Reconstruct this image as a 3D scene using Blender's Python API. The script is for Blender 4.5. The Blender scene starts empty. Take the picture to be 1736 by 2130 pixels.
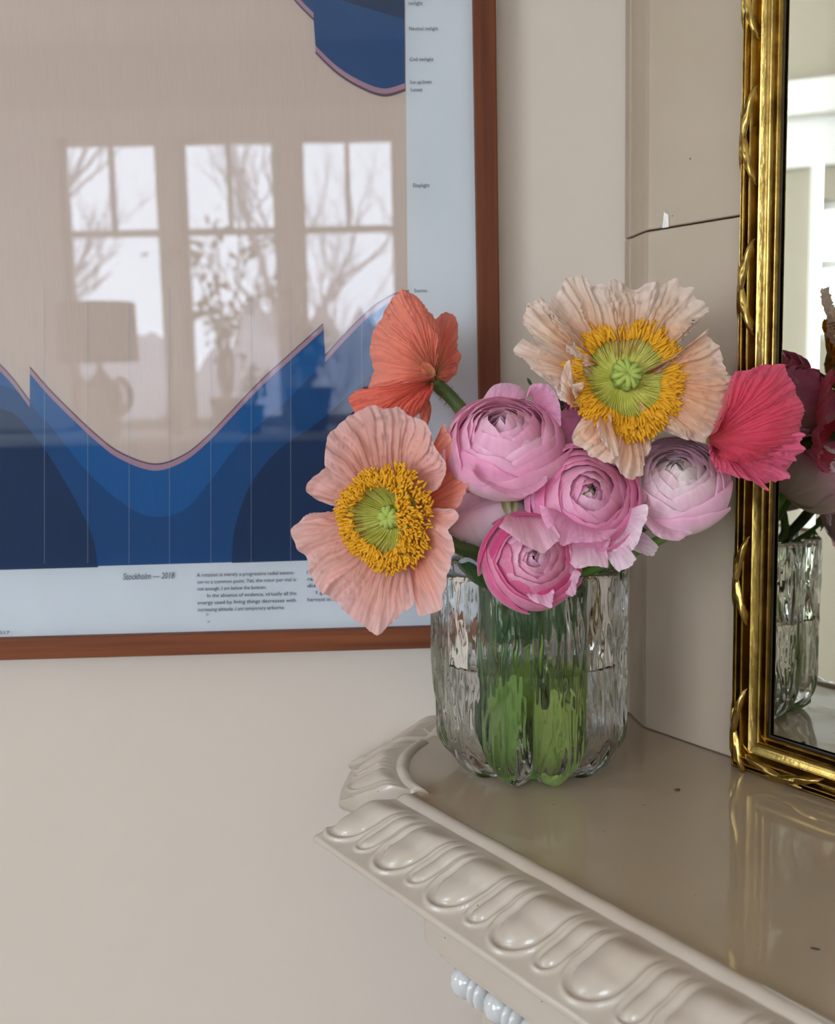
import bpy, bmesh, math, random
from mathutils import Vector, Matrix, noise
rnd = random.Random(7)
S = bpy.context.scene
COL = S.collection
V = Vector
# ------------------------------------------------------------------ camera
FPX, CX, CY = 2200.0, 868.0, 1065.0
CAM = V((0, 0, 1.30))
MR = Matrix(((0.99950, 0.02520, -0.02120), (-0.02420, 0.12790, -0.99150), (-0.02230, 0.99150, 0.12840)))
cd = bpy.data.cameras.new('camera')
cam = bpy.data.objects.new('camera', cd)
COL.objects.link(cam)
q = MR.to_quaternion()
cam.matrix_world = Matrix.Translation(CAM) @ q.to_matrix().to_4x4()
MR = q.to_matrix()
cd.sensor_fit = 'HORIZONTAL'; cd.sensor_width = 36; cd.lens = FPX / 1736 * 36
cd.clip_start = 0.01
cd.dof.use_dof = True; cd.dof.focus_distance = 0.485; cd.dof.aperture_fstop = 15
S.camera = cam
# ------------------------------------------------------------------ world and exposure
w = bpy.data.worlds.new('sky'); S.world = w; w.use_nodes = True
bg = w.node_tree.nodes['Background']
bg.inputs[0].default_value = (0.72, 0.84, 1.0, 1); bg.inputs[1].default_value = 17.0
S.view_settings.view_transform = 'Standard'; S.view_settings.look = 'None'
S.view_settings.gamma = 1; S.view_settings.use_curve_mapping = False
S.view_settings.exposure = 0.0
S.cycles.max_bounces = 14; S.cycles.transmission_bounces = 12; S.cycles.transparent_max_bounces = 12
S.cycles.diffuse_bounces = 5; S.cycles.glossy_bounces = 6
S.cycles.sample_clamp_indirect = 5; S.cycles.blur_glossy = 0.5
S.cycles.use_denoising = True
def portal(loc, rot, sx, sy):                    # guides daylight through a window opening
    l = bpy.data.lights.new('window_daylight', 'AREA'); l.shape = 'RECTANGLE'; l.size = sx; l.size_y = sy
    l.cycles.is_portal = True
    o = bpy.data.objects.new('window_daylight', l); o.location = loc; o.rotation_euler = rot; COL.objects.link(o)
RX0, RX1, RY0, RY1, RZ = -2.6, 0.64, -4.30, 0.608, 2.95
portal((-0.80, RY0 + .02, 1.80), (math.pi / 2, 0, 0), 1.72, 1.46)
portal((RX0 + .02, .23, 1.58), (0, -math.pi / 2, 0), .42, .64)
portal((RX0 + .02, -2.85, 1.45), (0, -math.pi / 2, 0), 2.14, 2.24)
portal((-2.305, RY0 + .02, 1.80), (math.pi / 2, 0, 0), .48, 1.46)

# ------------------------------------------------------------------ helpers
def lin(r, g, b):
    f = lambda c: (c / 255 / 12.92) if c / 255 <= .04045 else ((c / 255 + .055) / 1.055) ** 2.4
    return (f(r), f(g), f(b))
def ray(px, py):
    return MR @ V((px - CX, -(py - CY), -FPX))
def at(px, py, y):                              # point seen at px,py lying at depth y
    v = ray(px, py); return CAM + v * (y / v.y)
def onz(px, py, z):
    v = ray(px, py); return CAM + v * ((z - CAM.z) / v.z)
def smooth(a, b, x):
    t = min(1, max(0, (x - a) / (b - a))); return t * t * (3 - 2 * t)
def mix3(a, b, t):
    return tuple(a[i] + (b[i] - a[i]) * t for i in range(3))
def ns(x, y=0.0, z=0.0):
    return noise.noise(V((x, y, z)))
def mesh(name, vs, fs, mat, parent=None, sm=True, cols=None, org=None, **props):
    me = bpy.data.meshes.new(name)
    if org is not None: vs = [V(v) - V(org) for v in vs]
    me.from_pydata([tuple(v) for v in vs], [], fs)
    if sm: me.polygons.foreach_set('use_smooth', [True] * len(me.polygons))
    if cols is not None:
        a = me.color_attributes.new('Col', 'FLOAT_COLOR', 'POINT')
        flat = []
        for c in cols: flat += [c[0], c[1], c[2], 1]
        a.data.foreach_set('color', flat)
    me.update()
    o = bpy.data.objects.new(name, me); COL.objects.link(o)
    if mat: me.materials.append(mat)
    if org is not None: o.location = org
    if parent is not None:
        o.parent = parent
        o.location = o.location - parent_loc(parent)
    for k, v_ in props.items(): o[k] = v_
    return o
def parent_loc(p):
    l = V(p.location)
    while p.parent: p = p.parent; l += p.location
    return l
def tag(o, label, cat, group=None):
    o['label'] = label; o['category'] = cat
    if group: o['group'] = group
    return o
def empty(name, loc, label, cat, group=None):
    o = bpy.data.objects.new(name, None); o.location = loc; o.empty_display_size = .02
    COL.objects.link(o); return tag(o, label, cat, group)
def struct(o): o['kind'] = 'structure'; return o
def grid(nu, nv, f, closed=False):
    vs = []; fs = []
    for j in range(nv + 1):
        for i in range(nu + (0 if closed else 1)): vs.append(f(i / nu, j / nv))
    w_ = nu if closed else nu + 1
    for j in range(nv):
        for i in range(nu):
            a = j * w_ + i; b = j * w_ + (i + 1) % w_
            fs.append((a, b, b + w_, a + w_))
    return vs, fs
def boxv(a, b, acc=None):
    vs, fs = acc if acc else ([], [])
    n = len(vs)
    for x in (a[0], b[0]):
        for y in (a[1], b[1]):
            for z in (a[2], b[2]): vs.append(V((x, y, z)))
    for f in ((0, 1, 3, 2), (4, 6, 7, 5), (0, 4, 5, 1), (2, 3, 7, 6), (0, 2, 6, 4), (1, 5, 7, 3)):
        fs.append(tuple(n + i for i in f))
    return vs, fs
def box(name, a, b, mat, parent=None, bev=0.0, **kw):
    vs, fs = boxv(a, b)
    o = mesh(name, vs, fs, mat, parent, sm=False, **kw)
    if bev:
        m = o.modifiers.new('bevel', 'BEVEL'); m.width = bev; m.segments = 2
    return o
def prism(name, pts, z0, z1, mat, parent=None, bev=0.0, sm=False, **kw):
    n = len(pts)
    vs = [V((p[0], p[1], z0)) for p in pts] + [V((p[0], p[1], z1)) for p in pts]
    fs = [tuple(range(n))[::-1], tuple(range(n, 2 * n))] + [(i, (i + 1) % n, n + (i + 1) % n, n + i) for i in range(n)]
    o = mesh(name, vs, fs, mat, parent, sm=sm, **kw)
    if bev:
        m = o.modifiers.new('bevel', 'BEVEL'); m.width = bev; m.segments = 3; m.limit_method = 'ANGLE'; m.angle_limit = .7
    return o
def catmull(pts, n):
    out = []; m = len(pts) - 1
    for i in range(n + 1):
        s = i / n * m; k = min(int(s), m - 1); t = s - k
        p = [V(pts[max(0, min(m, k + d))]) for d in (-1, 0, 1, 2)]
        out.append(.5 * (2 * p[1] + (p[2] - p[0]) * t + (2 * p[0] - 5 * p[1] + 4 * p[2] - p[3]) * t * t + (-p[0] + 3 * p[1] - 3 * p[2] + p[3]) * t ** 3))
    return out
def tube(pts, rads, seg=8, acc=None, cap=True):
    vs, fs = acc if acc else ([], [])
    n0 = len(vs); pts = [V(p) for p in pts]
    up = V((0.13, .21, 1)); prev = None
    for i, p in enumerate(pts):
        t = (pts[min(i + 1, len(pts) - 1)] - pts[max(i - 1, 0)]).normalized()
        if prev is None:
            a = t.cross(up if abs(t.z) < .95 else V((1, .2, 0))).normalized()
        else:
            a = (prev - t * prev.dot(t)).normalized()
        prev = a; b = t.cross(a)
        for k in range(seg):
            an = 2 * math.pi * k / seg
            vs.append(p + (a * math.cos(an) + b * math.sin(an)) * rads[i])
    for i in range(len(pts) - 1):
        for k in range(seg):
            fs.append((n0 + i * seg + k, n0 + i * seg + (k + 1) % seg, n0 + (i + 1) * seg + (k + 1) % seg, n0 + (i + 1) * seg + k))
    if cap:
        fs.append(tuple(n0 + k for k in range(seg))[::-1]); m = n0 + (len(pts) - 1) * seg
        fs.append(tuple(m + k for k in range(seg)))
    return vs, fs
def lathe(prof, seg=32, c=(0, 0, 0), acc=None):
    vs, fs = acc if acc else ([], [])
    n0 = len(vs)
    for r, z in prof:
        for k in range(seg):
            a = 2 * math.pi * k / seg; vs.append(V((c[0] + r * math.cos(a), c[1] + r * math.sin(a), c[2] + z)))
    for i in range(len(prof) - 1):
        for k in range(seg):
            fs.append((n0 + i * seg + k, n0 + i * seg + (k + 1) % seg, n0 + (i + 1) * seg + (k + 1) % seg, n0 + (i + 1) * seg + k))
    return vs, fs
# ------------------------------------------------------------------ materials
def mat(name, col, rough=.5, metal=0.0, **kw):
    m = bpy.data.materials.new(name); m.use_nodes = True
    b = m.node_tree.nodes['Principled BSDF']
    b.inputs['Base Color'].default_value = (*col, 1); b.inputs['Roughness'].default_value = rough
    b.inputs['Metallic'].default_value = metal
    for k, v_ in kw.items(): b.inputs[k.replace('_', ' ')].default_value = v_
    return m
def nd(m, t, **kw):
    n = m.node_tree.nodes.new(t)
    for k, v_ in kw.items():
        if k in n.inputs: n.inputs[k].default_value = v_
        else: setattr(n, k, v_)
    return n
def lk(m, a, b): m.node_tree.links.new(a, b)
def ramp(m, fac, stops):
    r = nd(m, 'ShaderNodeValToRGB'); e = r.color_ramp.elements
    while len(e) < len(stops): e.new(.5)
    for i, (p, c) in enumerate(stops): e[i].position = p; e[i].color = (*c, 1)
    lk(m, fac, r.inputs[0]); return r.outputs[0]
def bump(m, h, strength=.3, dist=.001):
    b = nd(m, 'ShaderNodeBump'); b.inputs['Strength'].default_value = strength; b.inputs['Distance'].default_value = dist
    lk(m, h, b.inputs['Height']); lk(m, b.outputs[0], m.node_tree.nodes['Principled BSDF'].inputs['Normal'])
def coord(m, scale=(1, 1, 1), rot=(0, 0, 0)):
    t = nd(m, 'ShaderNodeTexCoord'); mp = nd(m, 'ShaderNodeMapping'); mp.inputs['Scale'].default_value = scale
    mp.inputs['Rotation'].default_value = rot
    lk(m, t.outputs['Object'], mp.inputs[0]); return mp.outputs[0]
def noise_t(m, co, scale, detail=3, rough=.5):
    n = nd(m, 'ShaderNodeTexNoise'); n.inputs['Scale'].default_value = scale; n.inputs['Detail'].default_value = detail
    n.inputs['Roughness'].default_value = rough
    lk(m, co, n.inputs['Vector']); return n.outputs[0]
def mottled(name, c0, c1, scale, rough=.5, bstr=0.0, bscale=60, bdist=.001, cs=(1, 1, 1), **kw):
    m = mat(name, c0, rough, **kw); co = coord(m, cs)
    c = ramp(m, noise_t(m, co, scale, 4), [(.3, c0), (.7, c1)])
    lk(m, c, m.node_tree.nodes['Principled BSDF'].inputs['Base Color'])
    if bstr: bump(m, noise_t(m, co, bscale, 4), bstr, bdist)
    return m
M_wall = mottled('painted_wall', lin(200, 186, 170), lin(205, 191, 176), 3, .65, .12, 220, .0006)
M_ceil = mat('ceiling_paint', lin(236, 230, 220), .8)
M_white = mat('white_gloss_paint', lin(232, 230, 224), .35)
M_floor = mottled('oak_floor', lin(92, 64, 42), lin(112, 80, 52), 6, .5, cs=(1, 12, 1))
def glaze(name, c0, c1, rough=.24, coat=.3):
    m = mat(name, c0, rough, Coat_Weight=coat, Coat_Roughness=.06); co = coord(m)
    base = ramp(m, noise_t(m, co, 14, 3), [(.3, c0), (.7, c1)])
    vo = nd(m, 'ShaderNodeTexVoronoi'); vo.inputs['Scale'].default_value = 170; lk(m, co, vo.inputs['Vector'])
    sz = nd(m, 'ShaderNodeMath', operation='MULTIPLY'); sz.inputs[1].default_value = .085
    sep = nd(m, 'ShaderNodeSeparateColor'); lk(m, vo.outputs['Color'], sep.inputs[0])
    pw = nd(m, 'ShaderNodeMath', operation='POWER'); pw.inputs[1].default_value = 9; lk(m, sep.outputs[0], pw.inputs[0]); lk(m, pw.outputs[0], sz.inputs[0])
    lt = nd(m, 'ShaderNodeMath', operation='LESS_THAN'); lk(m, vo.outputs['Distance'], lt.inputs[0]); lk(m, sz.outputs[0], lt.inputs[1])
    mx = nd(m, 'ShaderNodeMix', data_type='RGBA'); lk(m, lt.outputs[0], mx.inputs[0]); lk(m, base, mx.inputs[6]); mx.inputs[7].default_value = (.02, .016, .012, 1)
    lk(m, mx.outputs[2], m.node_tree.nodes['Principled BSDF'].inputs['Base Color'])
    bump(m, noise_t(m, co, 40, 2), .10, .002)
    return m
M_glaze = glaze('cream_glaze', lin(183, 169, 155), lin(177, 161, 145))
M_glaze2 = glaze('mantel_glaze', lin(175, 156, 134), lin(169, 149, 126), .05, .5)
M_face = glaze('face_glaze', lin(172, 154, 134), lin(166, 147, 127), .4, .0)
M_joint = mat('dark_joint', lin(70, 55, 42), .9)
def wood(name, c0, c1, axis):
    m = mat(name, c0, .6, Specular_IOR_Level=.25); sc = [180, 180, 180]; sc[axis] = 6
    co = coord(m, sc); c = ramp(m, noise_t(m, co, 1.0, 5, .6), [(.3, c0), (.68, c1)])
    lk(m, c, m.node_tree.nodes['Principled BSDF'].inputs['Base Color']); return m
M_oakx = wood('stained_oak_h', lin(92, 44, 18), lin(126, 68, 34), 0)
M_oakz = wood('stained_oak_v', lin(80, 36, 14), lin(110, 56, 26), 2)
def gold():
    m = mat('antique_gilt', lin(150, 112, 60), .24, 1.0); co = coord(m)
    c = ramp(m, noise_t(m, co, 60, 5, .65), [(.3, lin(120, 92, 42)), (.55, lin(176, 146, 80)), (.8, lin(210, 184, 116))])
    lk(m, c, m.node_tree.nodes['Principled BSDF'].inputs['Base Color'])
    bump(m, noise_t(m, coord(m, (1, 1, .35)), 500, 3), .25, .0006); return m
M_gold = gold()
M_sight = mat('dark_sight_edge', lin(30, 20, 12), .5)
M_mirror = mat('mirror_silver', (.47, .46, .40), .0, 1.0)
def glass(name, ior, col, rough=0.0):
    m = mat(name, col, rough); b = m.node_tree.nodes['Principled BSDF']
    b.inputs['Transmission Weight'].default_value = 1; b.inputs['IOR'].default_value = ior; return m
M_glass = glass('clear_art_glass', 1.5, (.992, .994, .992))
M_water = glass('vase_water', 1.33, (.985, .993, .985))
def pane(name, k, tint=(1, 1, 1)):               # thin flat sheet of glass: lets light through, mirrors a little
    m = bpy.data.materials.new(name); m.use_nodes = True; t = m.node_tree; t.nodes.remove(t.nodes['Principled BSDF'])
    tr = nd(m, 'ShaderNodeBsdfTransparent'); tr.inputs[0].default_value = (*tint, 1)
    gl = nd(m, 'ShaderNodeBsdfGlossy'); gl.inputs['Roughness'].default_value = 0
    fr = nd(m, 'ShaderNodeFresnel'); fr.inputs[0].default_value = 1.5
    mu = nd(m, 'ShaderNodeMath', operation='MULTIPLY', use_clamp=True); mu.inputs[1].default_value = k
    lk(m, fr.outputs[0], mu.inputs[0]); mx = nd(m, 'ShaderNodeMixShader'); lk(m, mu.outputs[0], mx.inputs[0])
    lk(m, tr.outputs[0], mx.inputs[1]); lk(m, gl.outputs[0], mx.inputs[2])
    lk(m, mx.outputs[0], t.nodes['Material Output'].inputs[0]); return m
M_picglass = pane('picture_glass', 1.15)
M_pane = pane('window_glass', 1.0)
def petal_mat(name, transl=.28, rough=.5, vein=60.0, vstr=.2):
    m = mat(name, (.8, .5, .5), rough); t = m.node_tree; b = t.nodes['Principled BSDF']
    a = nd(m, 'ShaderNodeVertexColor', layer_name='Col')
    b.inputs['Specular IOR Level'].default_value = .35; b.inputs['Sheen Weight'].default_value = .15
    lk(m, a.outputs[0], b.inputs['Base Color'])
    tl = nd(m, 'ShaderNodeBsdfTranslucent'); lk(m, a.outputs[0], tl.inputs[0])
    mx = nd(m, 'ShaderNodeMixShader'); mx.inputs[0].default_value = transl
    lk(m, b.outputs[0], mx.inputs[1]); lk(m, tl.outputs[0], mx.inputs[2]); lk(m, mx.outputs[0], t.nodes['Material Output'].inputs[0])
    bump(m, noise_t(m, coord(m), vein * 10, 3), vstr, .0005); return m
M_petal = petal_mat('ranunculus_petal', .32, .45, 30, .12)
M_crepe = petal_mat('poppy_petal', .34, .55, 60, .3)
M_anther = mottled('anther_yellow', lin(206, 140, 2), lin(224, 162, 8), 300, .7)
M_filament = mottled('filament_green', lin(196, 192, 70), lin(222, 214, 110), 200, .5)
M_pistil = mottled('seed_head_green', lin(104, 128, 44), lin(160, 180, 84), 700, .6, .8, 900, .001)
M_stem = mottled('stem_green', lin(84, 122, 48), lin(112, 148, 64), 90, .5)
M_stemd = mottled('poppy_stem_green', lin(58, 78, 32), lin(84, 104, 46), 90, .55)
M_leaf = mottled('leaf_green', lin(120, 160, 62), lin(158, 192, 88), 60, .45)
M_leafd = mottled('leaf_dark_green', lin(58, 98, 44), lin(84, 124, 58), 60, .45)
M_leafm = petal_mat('leaf_sheet', .22, .4, 40, .15)
M_hair = mat('stem_hair', lin(120, 110, 60), .6)
# ------------------------------------------------------------------ room shell
ZM = 1.10
def wall_with_holes(name, axis, pos, thick, u0, u1, z0, z1, holes, m):
    us = sorted({u0, u1, *[h[0] for h in holes], *[h[1] for h in holes]}); zs = sorted({z0, z1, *[h[2] for h in holes], *[h[3] for h in holes]})
    acc = ([], [])
    for i in range(len(us) - 1):
        for j in range(len(zs) - 1):
            uc, zc = (us[i] + us[i + 1]) / 2, (zs[j] + zs[j + 1]) / 2
            if any(h[0] < uc < h[1] and h[2] < zc < h[3] for h in holes): continue
            if axis == 'y': boxv((us[i], pos, zs[j]), (us[i + 1], pos + thick, zs[j + 1]), acc)
            else: boxv((pos, us[i], zs[j]), (pos + thick, us[i + 1], zs[j + 1]), acc)
    return struct(mesh(name, acc[0], acc[1], m, sm=False))
struct(box('floor', (RX0 - .2, RY0 - .2, -.1), (RX1 + .2, 2.2, 0), M_floor))
struct(box('ceiling', (RX0 - .2, RY0 - .2, RZ), (RX1 + .2, 2.2, RZ + .1), M_ceil))
struct(box('wall_back', (-1.25, RY1, 0), (RX1 + .1, RY1 + .14, RZ), M_wall))
struct(box('wall_alcove', (RX0 - .1, 2.0, 0), (-1.25, 2.1, RZ), M_wall))
struct(box('wall_right', (RX1, RY0 - .1, 0), (RX1 + .1, RY1, RZ), M_wall))
WX = [(-1.63, -1.14), (-1.036, -.554), (-.442, .045), (-2.53, -2.08)]  # last opening is an unseen window, added for more frontal daylight
WZ0, WZ1, WZT = 1.085, 2.50, 2.045
wall_with_holes('wall_front', 'y', RY0 - .14, .14, RX0, RX1, 0, RZ, [(a, b, WZ0, WZ1) for a, b in WX], M_wall)
LW = (-.08, .535, 1.37, 1.77); LW2 = (-3.95, -1.75, .4, 2.5)  # second opening is an unseen window, added to bring light from the left
M_wall2 = mottled('far_room_paint', lin(160, 151, 132), lin(168, 159, 140), 3, .6)
wall_with_holes('wall_left', 'x', RX0 - .14, .14, RY0, 2.0, 0, RZ, [LW, LW2], M_wall2)
for i, (a, b) in enumerate(WX):
    wn = struct(bpy.data.objects.new(f'window_{i + 1 if i < 3 else 6}', None)); wn.location = ((a + b) / 2, RY0 - .06, WZ0); COL.objects.link(wn)
    fr = ([], []); y0, y1 = RY0 - .10, RY0 - .03; t = .022
    for bb in (((a, y0, WZ0), (a + t, y1, WZ1)), ((b - t, y0, WZ0), (b, y1, WZ1)), ((a, y0, WZ0), (b, y1, WZ0 + t)), ((a, y0, WZ1 - t), (b, y1, WZ1))): boxv(*bb, fr)
    mesh('window_frame', *fr, M_white, wn, sm=False)
    box('transom_bar', (a, y0, WZT - .014), (b, y1, WZT + .014), M_white, wn)
    mcx = (a + b) / 2
    box('glazing_bar', (mcx - .011, y0 + .01, WZT), (mcx + .011, y1 - .01, WZ1), M_white, wn)
    for (p0, p1, z0, z1) in ((a + t, mcx - .011, WZT + .014, WZ1 - t), (mcx + .011, b - t, WZT + .014, WZ1 - t), (a + t, b - t, WZ0 + t, WZT - .014)):
        mesh('pane', [V((p0, RY0 - .065, z0)), V((p1, RY0 - .065, z0)), V((p1, RY0 - .065, z1)), V((p0, RY0 - .065, z1))], [(0, 1, 2, 3)], M_pane, wn, sm=False)
cas = ([], [])
for (a, b) in ((-2.08, -1.63), (-2.6, -2.53), (-1.14, -1.036), (-.554, -.442), (.045, .17)): boxv((a, RY0, WZ0 - .02), (b, RY0 + .025, WZ1 + .12), cas)
boxv((-2.58, RY0, WZ1), (.19, RY0 + .035, WZ1 + .13), cas)
struct(mesh('trim_1', *cas, M_white, sm=False))
for nm, L_, ys_, zs_ in (('window_4', LW, (-.08, .22, .505), (1.37, 1.58, 1.745)), ('window_5', LW2, (-3.95, -3.23, -2.50, -1.78), (.4, 1.6, 2.475))):
    wn = struct(bpy.data.objects.new(nm, None)); wn.location = (RX0 - .07, (L_[0] + L_[1]) / 2, L_[2]); COL.objects.link(wn)
    fr = ([], [])
    for yy in ys_: boxv((RX0 - .11, yy, L_[2]), (RX0 - .04, yy + .03, L_[3]), fr)
    for zz in zs_: boxv((RX0 - .105, L_[0], zz), (RX0 - .045, L_[1], zz + .025), fr)
    mesh('window_frame', *fr, M_white, wn, sm=False)
    for ya, yb_ in zip(ys_[:-1], ys_[1:]):
        mesh('pane', [V((RX0 - .07, ya + .03, L_[2] + .02)), V((RX0 - .07, yb_, L_[2] + .02)), V((RX0 - .07, yb_, L_[3] - .02)), V((RX0 - .07, ya + .03, L_[3] - .02))], [(0, 1, 2, 3)], M_pane, wn, sm=False)
tr = ([], [])
boxv((RX0, -.2, 1.99), (RX0 + .10, 2.0, 2.08), tr); boxv((RX0, -.2, 1.86), (RX0 + .03, 2.0, 1.99), tr)
boxv((RX0, .535, .8), (RX0 + .03, .61, 1.86), tr)
struct(mesh('trim_2', *tr, M_white, sm=False))
# outside: overcast garden seen in the picture glass
M_ground = mottled('winter_lawn', lin(120, 124, 96), lin(140, 138, 112), 1, .9)
M_bark = mottled('grey_bark', lin(165, 158, 160), lin(185, 178, 180), 4, .9)
M_hedge = mottled('bare_hedge', lin(190, 184, 190), lin(212, 206, 212), 2, .9)
struct(box('ground', (-40, -60, -1.2), (40, RY0 - .3, -1.0), M_ground))
def tree(loc, h, seed, label):
    r = random.Random(seed); acc = ([], [])
    def branch(p, d, l, rad, lev):
        pts = [p]; dd = d.copy()
        for i in range(4):
            dd = (dd + V((r.uniform(-.2, .2), r.uniform(-.2, .2), r.uniform(-.05, .15)))).normalized(); pts.append(pts[-1] + dd * l / 4)
        tube(pts, [rad * (1 - .55 * i / 4) for i in range(5)], 5, acc)
        if lev < 4:
            for i in range(4 if lev else 6):
                k = r.randint(1, 4); nd_ = (dd + V((r.uniform(-1, 1), r.uniform(-1, 1), r.uniform(-.1, .7)))).normalized()
                branch(pts[k], nd_, l * r.uniform(.5, .75), rad * .42, lev + 1)
    branch(V(loc), V((0, 0, 1)), h * .45, h * .022, 0)
    return tag(mesh('bare_tree', *acc, M_bark, org=loc), label, 'tree', 'bare trees in the garden')
tree((-1.2, -17, -1.0), 8.0, 3, 'bare grey tree outside the middle window, reflected in the picture glass')
tree((-7.2, -19, -1.0), 10.0, 5, 'bare tree with hanging twigs outside the leftmost reflected window')
tree((2.2, -19, -1.0), 6.0, 8, 'smaller bare tree outside the rightmost reflected window')
def hedge(x0, x1, y, h, seed, label):
    def f(u, v):
        a = v * math.pi; x = x0 + (x1 - x0) * u; hh = h * (.75 + .45 * ns(x * .5, seed) + .18 * ns(x * 2.1, seed + 4))
        return V((x, y + math.cos(a) * 1.2 + .3 * ns(x, v * 5), -1 + math.sin(a) * hh + .15 * ns(x * 3, v * 6, 2)))
    return tag(mesh('hedge', *grid(120, 14, f), M_hedge), label, 'hedge')
hedge(-16, 14, -26, 4.6, 2, 'hazy grey line of bare shrubs far outside the reflected windows')
M_green = mottled('green_shrub', lin(140, 156, 118), lin(186, 194, 160), 3, .8)
def shrub(u, v):
    a = v * math.pi; y_ = -6 + 12 * u
    return V((-7.0 + math.cos(a) * .9 + .25 * ns(y_ * 1.3, v * 5), y_, -1 + math.sin(a) * (2.9 + .5 * ns(y_ * .8, 3) + .2 * ns(y_ * 3, v * 6, 2))))
tag(mesh('green_hedge', *grid(90, 14, shrub), M_green), 'fresh green hedge outside the left window, glimpsed in the mirror', 'hedge')
hedge(-12, 12, -12.4, 1.9, 9, 'low grey brown hedge just outside the reflected windows')
# things by the windows, seen mirrored in the picture glass
cab = empty('sideboard', (-.8, -3.9, 0), 'long dark sideboard with a white top below the three windows, reflected in the picture glass', 'sideboard')
box('top_board', (-2.57, -4.27, 1.025), (.50, -3.52, 1.055), M_white, cab, .004)
M_dark = mottled('dark_walnut', lin(58, 44, 36), lin(72, 54, 42), 5, .45, cs=(1, 1, 8))
box('cabinet_body', (-2.55, -4.25, .04), (.48, -3.55, 1.025), M_dark, cab)  # body added wide and dark to cut pale reflections in the print
for k in range(5): box('door', (-2.53 + k * .602, -3.55, .08), (-1.94 + k * .602, -3.532, 1.0), M_dark, cab, .003)
M_shade = mat('linen_shade', lin(120, 110, 104), .8); M_body = mottled('lamp_ceramic', lin(176, 150, 130), lin(188, 160, 138), 8, .4)
lamp = empty('table_lamp', (-1.33, -3.72, 1.055), 'table lamp with grey drum shade and eared round base, reflected at the left window', 'lamp')
mesh('base', *lathe([(0, 0), (.075, 0), (.08, .02), (.07, .05), (.085, .11), (.10, .17), (.085, .23), (.05, .26), (.03, .28), (.012, .30), (.012, .36), (0, .36)], 32, (-1.33, -3.72, 1.055)), M_body, lamp)
for sx in (-1, 1): mesh('ear_handle', *tube([V((-1.33 + sx * (.075 + .055 * math.sin(a)), -3.72, 1.235 - .075 * math.cos(a))) for a in [i * math.pi / 10 for i in range(11)]], [.018] * 11, 8), M_body, lamp)
mesh('lamp_shade', *lathe([(.176, .335), (.178, .335), (.172, .60), (.170, .60), (.174, .34)], 40, (-1.33, -3.72, 1.055)), M_shade, lamp)
M_pot1 = mottled('dark_pot', lin(38, 44, 58), lin(50, 56, 70), 9, .5); M_pot2 = mottled('terracotta_pot', lin(150, 110, 90), lin(165, 122, 100), 9, .8)
M_fol1 = mottled('pale_foliage', lin(150, 160, 96), lin(178, 184, 124), 6, .6); M_fol2 = mottled('dark_foliage', lin(44, 84, 52), lin(66, 108, 66), 6, .6)
def plant(name, x, y, ph, pr, h, spread, nl, ll, mp_, mf, seed, label, trunk=.008):
    r = random.Random(seed); p = empty(name, (x, y, 1.055), label, 'plant')
    mesh('pot', *lathe([(0, 0), (pr * .72, 0), (pr, ph * .92), (pr * 1.08, ph * .92), (pr * 1.08, ph), (pr * .9, ph), (pr * .88, ph * .9), (0, ph * .9)], 28, (x, y, 1.055)), mp_, p)
    br = ([], []); lf = ([], [])
    for k in range(9):
        a = r.uniform(0, 6.28); top = V((x + spread * math.cos(a) * r.uniform(.2, 1), y + .5 * spread * math.sin(a), 1.055 + ph + h * r.uniform(.45, 1)))
        c = catmull([V((x, y, 1.055 + ph * .85)), V((x, y, 1.055 + ph + h * .25)) + V((r.uniform(-.04, .04), 0, 0)), top.lerp(V((x, y, top.z)), .4), top], 12)
        tube(c, [trunk * (1 - .07 * i) for i in range(13)], 5, br)
        for _ in range(nl // 9):
            b = c[r.randint(4, 12)] + V((r.gauss(0, .03), r.gauss(0, .03), r.gauss(0, .03))); d = V((r.gauss(0, 1), r.gauss(0, 1), r.gauss(0, .7))).normalized(); sdv = d.cross(V((r.gauss(0, 1), r.gauss(0, 1), 1))).normalized()
            n = len(lf[0]); lf[0].extend([b, b + d * ll * .5 + sdv * ll * .28, b + d * ll + V((0, 0, -ll * .1)), b + d * ll * .5 - sdv * ll * .28]); lf[1].append((n, n + 1, n + 2, n + 3))
    mesh('branches', *br, M_bark, p); f = mesh('foliage', *lf, mf, p, sm=False); f['kind'] = 'stuff'
plant('potted_tree', -.78, -3.85, .16, .075, .78, .42, 250, .055, M_pot2, M_fol1, 5, 'tall plant with pale green leaves before the middle reflected window')
plant('potted_plant', -.38, -3.72, .20, .105, .30, .13, 160, .06, M_pot1, M_fol2, 11, 'bushy dark plant in a dark pot, right of the tall plant in the reflection')
plant('potted_plant', -.64, -3.60, .13, .065, .16, .05, 60, .045, M_pot1, M_fol2, 14, 'small plant in a dark pot between two larger reflected plants')
plant('potted_plant', -1.02, -3.80, .08, .045, .10, .05, 30, .03, M_pot2, M_fol1, 19, 'little plant in a clay pot beside the reflected table lamp')
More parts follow.
